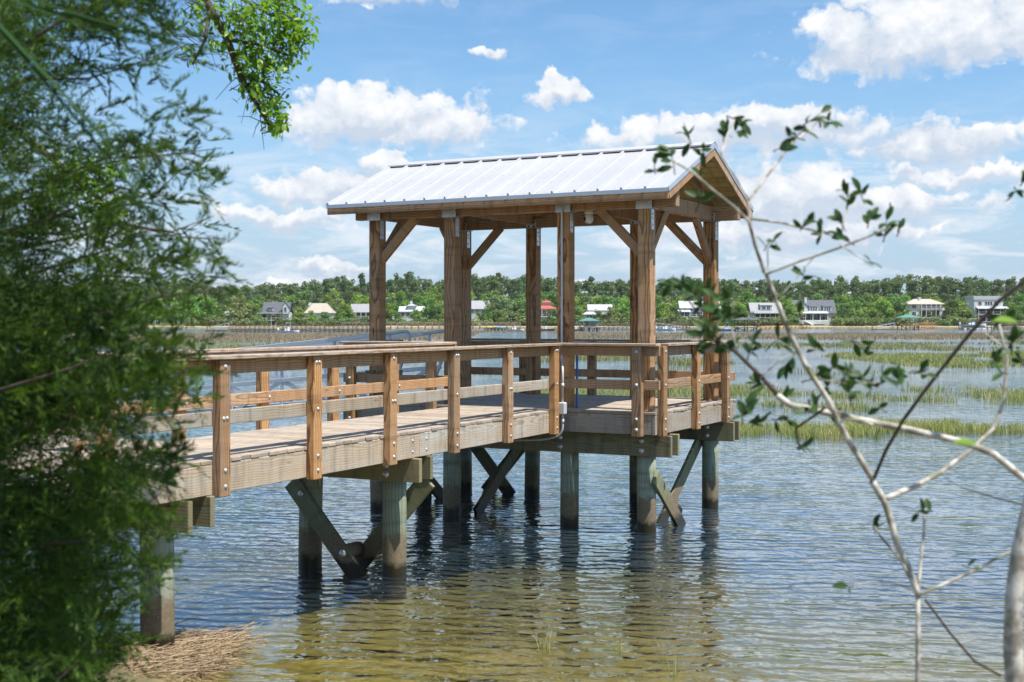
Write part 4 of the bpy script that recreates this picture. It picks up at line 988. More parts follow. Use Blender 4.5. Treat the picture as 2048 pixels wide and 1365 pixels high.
def boat(x, d, L, label, hull='hull_white', top=True, rz=0.0, engine=True, lift=0.0, z=0.0):
    o = empty('boat', (x, d, z), rz, label, 'boat', 'boats moored on the far shore')
    B = L * 0.17; vs, fs = [], []; st = [(-.5, .86, .62), (-.3, .98, .62), (0, 1, .66), (.25, .86, .74), (.42, .42, .84), (.5, .03, .92)]
    for (t, wb, hh) in st:
        for (k, zq) in ((-1, 1), (-.82, .35), (-.1, 0.0), (.1, 0.0), (.82, .35), (1, 1)): vs.append((t * L, k * wb * B, hh * L * 0.17 * zq - 0.12))
    for i in range(len(st) - 1):
        for k in range(5): fs.append((i * 6 + k, i * 6 + k + 1, i * 6 + k + 7, i * 6 + k + 6))
    fs.append((0, 1, 2, 3, 4, 5)); 
    for i in range(len(st) - 1): fs.append((i * 6, i * 6 + 6, i * 6 + 11, i * 6 + 5))
    obj('hull', me_from('hull', vs, fs, hull), o)
    zt = 0.6 * L * 0.17
    obj('console', box_mesh(L * 0.12, B * 0.8, 1.0, 'hull_white', 0.05), o, Matrix.Translation((-L * 0.02, 0, zt + 0.4)))
    obj('windscreen', box_mesh(0.06, B * 0.7, 0.5, 'window_glass', 0.02), o, Matrix.Translation((L * 0.045, 0, zt + 1.05)) @ Matrix.Rotation(0.3, 4, 'Y'))
    obj('seat', box_mesh(L * 0.07, B * 0.9, 0.6, 'hull_white', 0.05), o, Matrix.Translation((-L * 0.16, 0, zt + 0.25)))
    if top:
        obj('hardtop', box_mesh(L * 0.26, B * 1.3, 0.09, 'hull_white', 0.03), o, Matrix.Translation((-L * 0.04, 0, zt + 2.0)))
        for sx in (-1, 1):
            for sy in (-1, 1): obj('top_post', box_mesh(0.06, 0.06, 1.6, 'aluminium', 0.01), o, Matrix.Translation((-L * 0.04 + sx * L * 0.1, sy * B * 0.5, zt + 1.2)))
    if engine:
        e = obj('outboard', box_mesh(0.55, 0.5, 0.75, 'hull_white', 0.12), o, Matrix.Translation((-L * 0.54, 0, zt + 0.35)))
        obj('engine_leg', box_mesh(0.22, 0.16, 1.0, 'hull_white', 0.04), e, Matrix.Translation((-L * 0.55, 0, zt - 0.5)))
    return o
boat(px(1947, 450), 450, 8.8, 'white centre console boat with hardtop raised on a lift at right', z=1.0)
lf = empty('boat_lift', (px(1950, 450), 450, 0), 0, 'dark pile boat lift with white floats under the raised boat', 'boat lift')
for sx in (-1, 0, 1):
    for sy in (-1.9, 1.9): obj('pile', box_mesh(0.26, 0.26, 5.4, 'wood_old', 0.03), lf, Matrix.Translation((sx * 5.0, sy, 1.2)))
for sy in (-1.9, 1.9):
    obj('cradle_beam', box_mesh(10.4, 0.22, 0.3, 'wood_old', 0.03), lf, Matrix.Translation((0, sy, 0.62)))
    for k in range(5): obj('float', box_mesh(0.9, 0.6, 0.45, 'hull_white', 0.1), lf, Matrix.Translation((-4.2 + k * 2.1, sy - 0.25, 0.22)))
boat(px(1452, 400), 400, 6.2, 'pale blue hulled cabin boat moored beside the right corner post', 'hull_blue', True, 2.9)
boat(px(578, 345), 345, 5.4, 'white motor boat with a windscreen moored at the trestle pier', 'hull_white', True, 0.1)
boat(px(1031, 400), 398, 5.4, 'open white skiff lying at the dock right of the kayaks', 'hull_white', False, 0.0, False)
boat(px(1092, 405), 405, 5.6, 'low dark hulled boat moored left of the conduit post', 'hull_dark', False, 0.1)
boat(px(1152, 405), 404, 4.6, 'small dark boat moored between the conduit post and boathouse', 'hull_dark', False, 0.0, False)
boat(px(1332, 415), 414, 6.0, 'white bow rider boat tied to the long floating dock', 'hull_white', False, 0.0)
def kayak(x, d, z, mat, label, rz):
    n = 9; vs, fs = [], []
    for i in range(n):
        t = i / (n - 1) * 2 - 1; w = 0.36 * (1 - t * t) ** 0.6 + 0.01; hh = 0.30 * (1 - t * t) ** 0.5 + 0.02
        for k in range(6):
            a = 6.28318 * k / 6; vs.append((t * 1.9, w * math.cos(a), hh * math.sin(a) * 0.7 + 0.08 * t * t))
    for i in range(n - 1):
        for k in range(6): fs.append((i * 6 + k, i * 6 + (k + 1) % 6, (i + 1) * 6 + (k + 1) % 6, (i + 1) * 6 + k))
    fs += [tuple(range(5, -1, -1)), tuple(range((n - 1) * 6, n * 6))]
    o = obj('kayak', me_from('kayak', vs, fs, mat, True), None, Matrix.Translation((x, d, z)) @ Matrix.Rotation(rz, 4, 'Z')); tag(o, label, 'kayak', 'kayaks on the far dock')
kayak(px(979, 400), 399, 1.12, 'kayak_yellow', 'yellow kayak lying on the small dark dock', 0.1)
kayak(px(990, 400), 400.6, 1.12, 'kayak_green', 'green kayak lying on the small dark dock', -0.1)
kayak(px(1001, 400), 399.2, 1.12, 'kayak_blue', 'light blue kayak lying on the small dark dock', 0.15)

# ------------------------------------------------------------------ far trees
nr = np.random.default_rng(11)
def leaf_cloud(centres, radii, per, size, flat=0.8, mat='leaf_broad', name='crown'):
    """leaf clumps: small quads spread through a set of lobes, thicker near the lobe surface"""
    V = []
    for (c, r) in zip(centres, radii):
        n = max(8, int(per * r * r)); d = nr.normal(size=(n, 3)); d /= np.linalg.norm(d, axis=1)[:, None]
        rad = r * (0.55 + 0.5 * nr.random(n) ** 0.6); p = d * rad[:, None] * np.array([1, 1, flat]) + np.array(c)
        nrm = d * 0.9 + nr.normal(size=(n, 3)) * 0.55 + np.array([0, 0, 0.35]); nrm /= np.linalg.norm(nrm, axis=1)[:, None]
        t = np.cross(nrm, nr.normal(size=(n, 3))); t /= np.linalg.norm(t, axis=1)[:, None] + 1e-9; b_ = np.cross(nrm, t)
        s = size * (0.5 + nr.random(n))[:, None]
        q = np.stack([p - t * s - b_ * s * .45, p + t * s * .3 - b_ * s * .8, p + t * s + b_ * s * .45, p - t * s * .3 + b_ * s * .8], 1)
        V.append(q.reshape(-1, 3))
    V = np.concatenate(V); return me_np(name, V, np.arange(len(V)), 4, mat)
def trunk_mesh(h, r, lean=0.4, limbs=4, mat='bark_far', base=0.0):
    v, f = tube_geo([(0, 0, base), (lean * .3, 0, h * .4), (lean, lean * .4, h * 0.9)], [r, r * .75, r * .3], 6)
    for k in range(limbs):
        a = nr.random() * 6.28; z = h * (0.45 + 0.1 * k); n0 = len(v)
        v2, f2 = tube_geo([(lean * .6, 0, z), (math.cos(a) * h * .12 + lean * .6, math.sin(a) * h * .12, z + h * .1), (math.cos(a) * h * .2 + lean * .6, math.sin(a) * h * .2, z + h * .2)], [r * .4, r * .3, r * .1], 5)
        v += v2; f += [tuple(i + n0 for i in q) for q in f2]
    return me_from('trunk', v, f, mat, True)
def broad_variant(mat, h=11.0):
    n = int(nr.integers(22, 34)); cs, rs = [], []
    for k in range(n):
        a = nr.random() * 6.28; t = nr.random(); rr = 3.4 * math.sqrt(nr.random()) * (1 - abs(t - .35) * .8)
        cs.append((math.cos(a) * rr, math.sin(a) * rr, h * (0.22 + 0.68 * t))); rs.append(0.7 + nr.random() * 1.15 * (1.25 - .7 * t))
    return leaf_cloud(cs, rs, 42, 0.27, 0.85, mat), trunk_mesh(h * .75, 0.28)
def pine_variant(h=20.0):
    cs, rs = [], []; n = int(nr.integers(26, 34))
    for k in range(n):
        t = nr.random() ** 0.85; z = h * (0.30 + 0.67 * t); a = nr.random() * 6.28; rr = ((1.0 - t) * 2.6 + 0.5) * nr.random() ** .5
        cs.append((math.cos(a) * rr, math.sin(a) * rr, z)); rs.append(0.5 + nr.random() * 0.9)
    return leaf_cloud(cs, rs, 52, 0.24, 0.7, 'leaf_pine'), trunk_mesh(h * .97, 0.26, 0.5, 3)
def bush_variant(mat, h=3.0):
    cs = [((nr.random() - .5) * 3.2, (nr.random() - .5) * 2, h * (0.25 + .55 * nr.random())) for _ in range(8)]
    return leaf_cloud(cs, [0.7 + nr.random() * .6 for _ in cs], 55, 0.19, 0.9, mat), trunk_mesh(h * .6, 0.07, 0.1, 2)
def palm_variant(h=4.2):
    V = []
    for k in range(26):
        a = nr.random() * 6.28; e = nr.uniform(-0.7, 1.2); u = np.array([math.cos(a) * math.cos(e), math.sin(a) * math.cos(e), math.sin(e)])
        c = np.array([0, 0, h]) + u * 0.8; s = np.cross(u, [0, 0, 1]); s /= np.linalg.norm(s); w = np.cross(s, u)
        for j in range(7):
            an = (j - 3) * 0.33; dvec = u * math.cos(an) + s * math.sin(an); tip = c + dvec * 0.75 - np.array([0, 0, 0.18]); side = np.cross(dvec, w) * 0.07
            V += [c - side, c + side, tip + side * .3, tip - side * .3]
    return me_np('crown', np.array(V), np.arange(len(V)), 4, 'leaf_palm'), trunk_mesh(h, 0.17, 0.15, 0)
VAR = {'broad': [broad_variant(m) for m in ('leaf_broad', 'leaf_broad', 'leaf_dark', 'leaf_dark', 'leaf_pale', 'leaf_broad')],
       'pine': [pine_variant() for _ in range(5)], 'bush': [bush_variant(m) for m in ('leaf_bush', 'leaf_bush', 'leaf_pale', 'leaf_dark')],
       'palm': [palm_variant() for _ in range(3)]}
BASEH = {'broad': 11.0, 'pine': 20.0, 'bush': 3.0, 'palm': 4.9}
LAB = {'pine': ('pine_tree', 'tall dark green pine in the wood behind the far houses', 'tree', 'pines behind the far houses'),
       'broad': ('broadleaf_tree', 'rounded green broadleaf tree on the far shore', 'tree', 'broadleaf trees on the far shore'),
       'bush': ('shrub', 'low green shrub along the far bank', 'shrub', 'shrubs along the far bank'),
       'palm': ('palmetto', 'small palmetto with fan leaves on the far bank', 'palmetto', 'palmettos on the far bank')}
NEAR = [(455, 'the pale hidden house at left'), (552, 'the dark roofed house at left'), (636, 'the long cream roof'), (722, 'the house with stacked porches'), (822, 'the house with stepped white roofs'), (958, 'the pale grey roof'),
        (1094, 'the red roofed house'), (1205, 'the green boathouse'), (1400, 'the bright white metal roof'), (1534, 'the house with one wide dormer'), (1630, 'the large house with teal dormers'), (1850, 'the cream hip roofed house'), (1978, 'the tall flat topped house')]
TONE = {'leaf_broad': 'bright green', 'leaf_dark': 'deep green', 'leaf_pale': 'pale grey green', 'leaf_bush': 'olive green'}
def tree_label(kind, xp, d, cm):
    hx, nm = min(NEAR, key=lambda q: abs(q[0] - xp)); side = 'left of' if xp < hx - 22 else 'right of' if xp > hx + 22 else 'close to'
    if kind == 'pine': return 'tall dark pine in the wood behind ' + ('' if side == 'close to' else 'and ' + side + ' ') + nm
    if kind == 'palm': return 'small palmetto with fan leaves ' + side + ' ' + nm
    t = TONE[cm.materials[0].name]
    if kind == 'bush': return 'low ' + t + ' bank shrub ' + side + ' ' + nm
    return ('rounded ' if d < 575 else 'tall rear ') + t + ' broadleaf tree ' + side + ' ' + nm
def tree(kind, xp, d, ytop, var=None, wide=1.0):
    i = int(nr.integers(0, len(VAR[kind]))) if var is None else var
    cm, tm = VAR[kind][i]; nm, lb, ct, gp = LAB[kind]
    zg = ground_z(0, d) - 0.1; H = pz(ytop, d) - zg; s = H / BASEH[kind]
    sx = s * wide * nr.uniform(0.9, 1.15)
    o = bpy.data.objects.new(nm, None); link(o, None, Matrix.Translation((px(xp, d), d, zg)) @ Matrix.Rotation(nr.random() * 6.28, 4, 'Z') @ Matrix.Diagonal((sx, sx, s, 1)))
    tag(o, tree_label(kind, xp, d, cm), ct, gp); obj('crown', cm, o); obj('trunk', tm, o)
def skyline(xp):                                         # height of the wood's top along the shore
    return 562 - 9 * math.exp(-((xp - 900) / 220) ** 2) - 10 * max(0, (xp - 1500) / 550) + 6 * math.exp(-((xp - 560) / 120) ** 2) + 4 * math.sin(xp / 61) + 2.5 * math.sin(xp / 23 + 1)
for d, dy, st in ((760, 0, 25), (715, 2, 25), (672, 9, 27)):
    xp = 40
    while xp < 2300: tree('pine', xp + nr.uniform(-7, 7), d + nr.uniform(-12, 12), skyline(xp) + dy + nr.normal() * 5.0 - 5 * (nr.random() < .12), wide=nr.uniform(.75, 1.25) * 760 / d); xp += st * nr.uniform(.8, 1.2)
cs_w, rs_w = [], []
for k in range(3000):
    d_ = nr.uniform(690, 800); xp_ = nr.uniform(-300, 2600); top = pz(skyline(xp_) + 3 + 6 * nr.random(), d_); zz = 1.5 + (top - 1.5) * nr.random() ** .6
    cs_w.append((px(xp_, d_), d_, zz)); rs_w.append(nr.uniform(1.6, 3.0))
tag(obj('far_wood', leaf_cloud(cs_w, rs_w, 11, 0.55, 0.85, 'leaf_pine', 'far_wood')), 'dense dark green wood closing the view behind the far trees', 'wood', kind='stuff')
tree('pine', 662, 640, 561, wide=1.2); tree('pine', 655, 645, 566, wide=1.2)
for d, ya, st in ((625, 584, 34), (598, 597, 36)):
    xp = 40
    while xp < 2300: tree('broad', xp + nr.uniform(-9, 9), d + nr.uniform(-8, 8), ya + nr.normal() * 7 - 8 * math.exp(-((xp - 880) / 160) ** 2), wide=1.05); xp += st * nr.uniform(.75, 1.25)
for xp, d, yt, vi in ((480, 556, 586, 4), (420, 560, 590, 0), (505, 555, 606, 2), (598, 553, 612, 5), (622, 552, 618, 0), (650, 551, 622, 3), (680, 553, 614, 0), (692, 556, 605, 1), (760, 560, 596, 0),
                      (775, 556, 604, 5), (832, 553, 617, 1), (862, 556, 590, 0), (872, 553, 606, 2), (795, 554, 622, 3), (988, 556, 588, 4), (1012, 556, 585, 4), (1040, 556, 592, 3), (975, 552, 610, 0),
                      (960, 551, 622, 1), (1000, 550, 618, 2), (1112, 553, 618, 2), (1150, 565, 590, 0), (1156, 553, 612, 3), (1240, 556, 592, 5), (1262, 556, 598, 0), (1222, 552, 610, 4), (1195, 552, 620, 2),
                      (1310, 560, 588, 5), (1330, 556, 600, 0), (1352, 555, 610, 2), (1462, 560, 590, 0), (1478, 556, 600, 1), (1455, 553, 615, 4), (1575, 555, 612, 2), (1582, 560, 598, 5),
                      (1690, 556, 603, 2), (1712, 556, 597, 0), (1740, 556, 600, 5), (1765, 557, 592, 1), (1795, 560, 590, 3), (1700, 551, 622, 4), (1730, 550, 624, 3), (1760, 551, 625, 4), (1785, 551, 620, 0),
                      (1905, 560, 596, 3), (1922, 557, 600, 5), (1936, 556, 612, 0), (1912, 552, 624, 4), (2022, 556, 600, 0), (2040, 555, 608, 2), (2070, 556, 604, 1), (440, 552, 620, 2), (1895, 551, 630, 2), (1868, 551, 632, 4)):
    tree('broad', xp, d, yt, vi, 1.15)
xp = 380
clear = [(540, 560), (1162, 1200), (1230, 1242), (1592, 1660), (1826, 1842), (1848, 1862), (1958, 1996)]
while xp < 2090:
    if not any(a < xp < b_ for a, b_ in clear): tree('bush', xp, nr.uniform(548, 551), nr.uniform(633, 643), wide=1.3)
    xp += nr.uniform(5, 13)
for xp in (548, 560, 537, 575, 1022, 1035, 1060, 1095, 1165, 1232, 1248, 1256, 1338, 1345, 1352, 1580, 1608, 1668, 1660, 1715, 1726, 1738, 1752, 1800, 1812, 1838, 1862, 1945, 1952, 2000, 712, 733, 888, 1010):
    tree('palm', xp, nr.uniform(546, 549), nr.uniform(622, 640))

# ------------------------------------------------------------------ marsh grass
def blades(name, P2, hts, wid, mat, label, z=-0.05, lean=0.35, seg=2):
    n = len(P2); a = nr.random(n) * 6.283; l = hts * lean * nr.random(n); la = nr.random(n) * 6.283
    base = np.column_stack([P2, np.full(n, z)]); s = np.column_stack([np.cos(a), np.sin(a), np.zeros(n)]) * (wid * (0.6 + .8 * nr.random(n)))[:, None]
    tip = base + np.column_stack([np.cos(la) * l, np.sin(la) * l, hts - z])
    if seg == 1:
        V = np.stack([base - s, base + s, tip], 1).reshape(-1, 3); me = me_np(name, V, np.arange(len(V)), 3, mat)
    else:
        mid = base + np.column_stack([np.cos(la) * l * .3, np.sin(la) * l * .3, (hts - z) * 0.58])
        V = np.stack([base - s, base + s, mid + s * .75, mid - s * .75, tip], 1).reshape(-1, 3)
        i = np.arange(n) * 5; q = np.column_stack([i, i + 1, i + 2, i + 3]); t = np.column_stack([i + 3, i + 2, i + 4, i + 4])
        tri = np.concatenate([np.column_stack([i, i + 1, i + 2]), np.column_stack([i, i + 2, i + 3]), np.column_stack([i + 3, i + 2, i + 4])]); me = me_np(name, V, tri, 3, mat)
    o = obj(name, me); tag(o, label, 'marsh grass', kind='stuff'); return o
def fbm2(x, y, s):
    r = np.zeros_like(x)
    for k, (fx, fy, ph, am) in enumerate(((1, .8, .3, 1), (2.1, -1.7, 1.9, .6), (-3.7, 4.3, 4.1, .4), (7.3, 6.1, 2.2, .3))): r += am * np.sin(x * fx * s + ph + 1.3 * np.sin(y * fy * s * .7 + ph)) * np.cos(y * fy * s - ph)
    return r
def scatter(n, x0, x1, y0, y1, s, thr, edge=0.25):
    x = nr.uniform(x0, x1, n); y = nr.uniform(y0, y1, n)
    t = np.minimum((y - y0) / (y1 - y0), (y1 - y) / (y1 - y0)) / edge; f = fbm2(x, y, s) + np.clip(t, 0, 1) * 2.0 - 1.0
    k = f > thr; return np.column_stack([x[k], y[k]])
def ht(n, h): return h * (0.55 + 0.6 * nr.random(n))
p = scatter(24000, 5.8, 26, 33.2, 38.6, 0.62, 0.2, 0.5); blades('marsh_grass', p, ht(len(p), 0.27), 0.010, 'grass_green', 'nearest strip of green marsh grass standing in water right of the pavilion', lean=.9)
p = scatter(52000, 1.0, 36, 42, 64, 0.30, 0.35, 0.5); blades('marsh_grass', p, ht(len(p), 0.27), 0.013, 'grass_green', 'broad band of yellow green marsh grass just behind the pavilion', lean=.9)
p = scatter(7000, -3.5, 30, 64, 90, 0.33, 1.15, 0.5); blades('marsh_grass', p, ht(len(p), 0.36), 0.016, 'grass_mid', 'thin scattered reeds in open water behind the marsh bands')
p = scatter(60000, 27, 90, 78, 140, 0.13, 0.25, 0.5); blades('marsh_grass', p, ht(len(p), 0.30), 0.035, 'grass_green', 'bright green marsh patch in the creek at right', lean=.8)
p = scatter(36000, 16, 120, 125, 210, 0.085, 0.6, 0.5); blades('marsh_grass', p, ht(len(p), 0.34), 0.05, 'grass_mid', 'mottled green and brown marsh islands at mid distance right')
p = scatter(7000, 2, 16, 84, 118, 0.3, 1.0); blades('marsh_grass', p, ht(len(p), 0.36), 0.03, 'grass_mid', 'sparse reeds behind the open middle of the pavilion')
p = scatter(90000, 10, 330, 205, 318, 0.05, -0.2, 0.2); blades('marsh_grass', p, ht(len(p), 0.5), 0.10, 'grass_brown', 'wide belt of brown marsh reeds before the far channel at right', seg=1)
p = scatter(46000, -150, -8, 190, 318, 0.06, -0.2, 0.2); blades('marsh_grass', p, ht(len(p), 0.5), 0.10, 'grass_brown', 'belt of brown reeds behind the gangway at left', seg=1)
p = scatter(16000, -110, -18, 140, 190, 0.09, 0.4); blades('marsh_grass', p, ht(len(p), 0.4), 0.06, 'grass_mid', 'pale green marsh edge behind the gangway at left', seg=1)
p = scatter(9000, -35, 25, 335, 372, 0.08, 0.5, 0.2); blades('marsh_grass', p, ht(len(p), 0.4), 0.10, 'grass_brown', 'narrow brown reed island seen between the pavilion posts', seg=1)
p = scatter(60000, -260, 300, 519, 547, 0.03, -1.2, 0.1); blades('marsh_grass', p + 0, ht(len(p), 0.55) + 0.3, 0.12, 'grass_tan', 'dry straw coloured grass along the foot of the far bank', z=0.0, seg=1)

# ------------------------------------------------------------------ foreground plants
def strips(base, dirs, lens, wids, mat, name, curl=0.0):
    """thin pointed sprigs, two crossed blades each"""
    n = len(base); dirs = dirs / np.linalg.norm(dirs, axis=1)[:, None]
    s = np.cross(dirs, nr.normal(size=(n, 3))); s /= np.linalg.norm(s, axis=1)[:, None] + 1e-9; t = np.cross(dirs, s)
    tip = base + dirs * lens[:, None]; mid = base + dirs * lens[:, None] * .45
    V = []
    for w in (s, t):
        w = w * wids[:, None]; V.append(np.stack([base, mid + w, tip, mid - w], 1))
    V = np.concatenate(V).reshape(-1, 3); return me_np(name, V, np.arange(len(V)), 4, mat)
def cedar():
    tx, ty = -2.75, 5.6; zg = ground_z(tx, ty)
    o = empty('cedar_tree', (tx, ty, zg - 0.05), 0, 'dark green cedar with feathery sprays filling the left edge of the view', 'tree')
    tube('trunk', [(0, 0, 0), (0.05, 0, 1.5), (0.02, 0.05, 3.2), (0.1, 0, 5.2)], [0.14, 0.12, 0.09, 0.03], 'bark_dark', o, 10)
    B, Dv, L, W = [], [], [], []
    def edge(y):                       # right outline of the crown in frame px, per height
        pts = [(-200, 400), (0, 395), (200, 430), (330, 450), (430, 455), (540, 465), (640, 440), (720, 430), (850, 420), (950, 365), (1080, 350), (1180, 340), (1280, 290), (1365, 215), (1500, 160)]
        for (a, ea), (b_, eb) in zip(pts, pts[1:]):
            if a <= y <= b_: return ea + (eb - ea) * (y - a) / (b_ - a)
        return 150
    rr = np.random.default_rng(5)
    nb = 215
    for k in range(nb):
        yt = rr.uniform(-180, 1480); d = rr.uniform(4.3, 6.2) if yt > 560 or rr.random() < .5 else rr.uniform(5.0, 6.2)
        e = edge(yt) - abs(rr.normal()) * 75
        tip = np.array([px(e, d), d, pz(yt, d)]) - np.array([tx, ty, zg - .05])
        if k >= 165:                   # the side away from the view
            an = rr.uniform(1.7, 4.6); tip = np.array([math.cos(an) * .9, math.sin(an) * .9, rr.uniform(.6, 5.0)])
        h0 = tip[2] - rr.uniform(0.05, 0.55); st = np.array([0.05, 0, max(0.3, h0)])
        mid = (st + tip) / 2 + np.array([0, 0, rr.uniform(-.05, .18)])
        up = 5
        pts = [(1 - t) ** 2 * st + 2 * t * (1 - t) * mid + t * t * tip for t in np.linspace(0, 1, 7)]
        if k % 5 == 0: tube('branch', [q + rr.normal(size=3) * .035 for q in pts], [0.011 - 0.009 * t for t in np.linspace(0, 1, 7)], 'bark_dark', o, 5)
        up = min(1.0, max(0.0, (yt - 380) / 330)) if yt > 60 else 0.6
        ns = int(16 + 24 * up)
        for j in range(ns):
            t = rr.uniform(0.12, 1.0) ** 0.8; q = (1 - t) ** 2 * st + 2 * t * (1 - t) * mid + t * t * tip
            fw = (tip - st); fw /= np.linalg.norm(fw)
            dv = fw * 0.7 + rr.normal(size=3) * 0.6 + np.array([0, 0, 0.15]); dv /= np.linalg.norm(dv)
            SL = rr.uniform(0.10, 0.26) * (1.1 - .4 * t); m = 36
            ax = np.cross(dv, rr.normal(size=3)); ax /= np.linalg.norm(ax)
            tt = rr.random(m); sg = np.where(rr.random(m) < .5, -1, 1)[:, None]
            b_ = q + dv * (tt * SL)[:, None] - np.array([0, 0, 1]) * (tt ** 2 * SL * .25)[:, None]
            dd = dv * 0.95 + sg * ax * rr.uniform(.25, .65, (m, 1)) + rr.normal(size=(m, 3)) * .16
            B.append(b_); Dv.append(dd); L.append(rr.uniform(.022, .055, m) * (1.1 - .5 * tt)); W.append(rr.uniform(.0012, .0028, m))
    # inner mass close to the trunk, so the left edge is closed
    m = 46000
    yy = rr.uniform(-220, 1480, m); ramp_ = np.clip((yy - 330) / 420, 0, 1); dens = .5 + .45 * ramp_; keep = rr.random(m) < dens; yy = yy[keep]; m = len(yy)
    dd_ = rr.uniform(4.9, 6.4, m); ramp_ = np.clip((yy - 330) / 420, 0, 1); xx = np.array([edge(v) for v in yy]) * (1 - rr.random(m) ** (.32 + .26 * ramp_)) * (.62 + .24 * ramp_) - 30
    c = np.column_stack([(xx - 1024) / F * dd_ - tx, dd_ - ty, CAM_H + (642.5 - yy) / F * dd_ - zg + .05])
    cl_ = fbm2(c[:, 0] * 4, c[:, 2] * 4, 1.1) + .5 * fbm2(c[:, 1] * 4, c[:, 2] * 3, 1.3); c = c[cl_ > -0.05]; m = len(c)
    for rep in range(2):
        B.append(c + rr.normal(size=(m, 3)) * .03); Dv.append(rr.normal(size=(m, 3)) + np.array([.5, 0, .2])); L.append(rr.uniform(.022, .06, m)); W.append(rr.uniform(.0015, .0034, m))
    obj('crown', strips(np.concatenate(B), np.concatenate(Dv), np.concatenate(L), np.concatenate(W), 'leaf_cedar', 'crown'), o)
cedar()

def leaf_mesh(name, L, W, mat, fold=0.25):
    pr = [(0, 0), (.18, .55), (.42, 1), (.68, .92), (.88, .5), (1, 0)]; vs, fs = [], []
    for (t, w) in pr:
        z = -0.12 * L * (t - .3) ** 2 * 2
        vs += [(t * L, -w * W / 2, z + fold * w * W / 2), (t * L, 0, z), (t * L, w * W / 2, z + fold * w * W / 2)]
    for i in range(len(pr) - 1):
        for k in range(2): fs.append((i * 3 + k, i * 3 + 3 + k, i * 3 + 4 + k, i * 3 + 1 + k))
    return me_from(name, vs, fs, mat, True)
def orient(p, d, up): 
    x = Vector(d).normalized(); y = Vector(up).cross(x)
    if y.length < 1e-4: y = Vector((0, 1, 0))
    y.normalize(); z = x.cross(y); M = Matrix((x, y, z)).transposed().to_4x4(); M.translation = p; return M

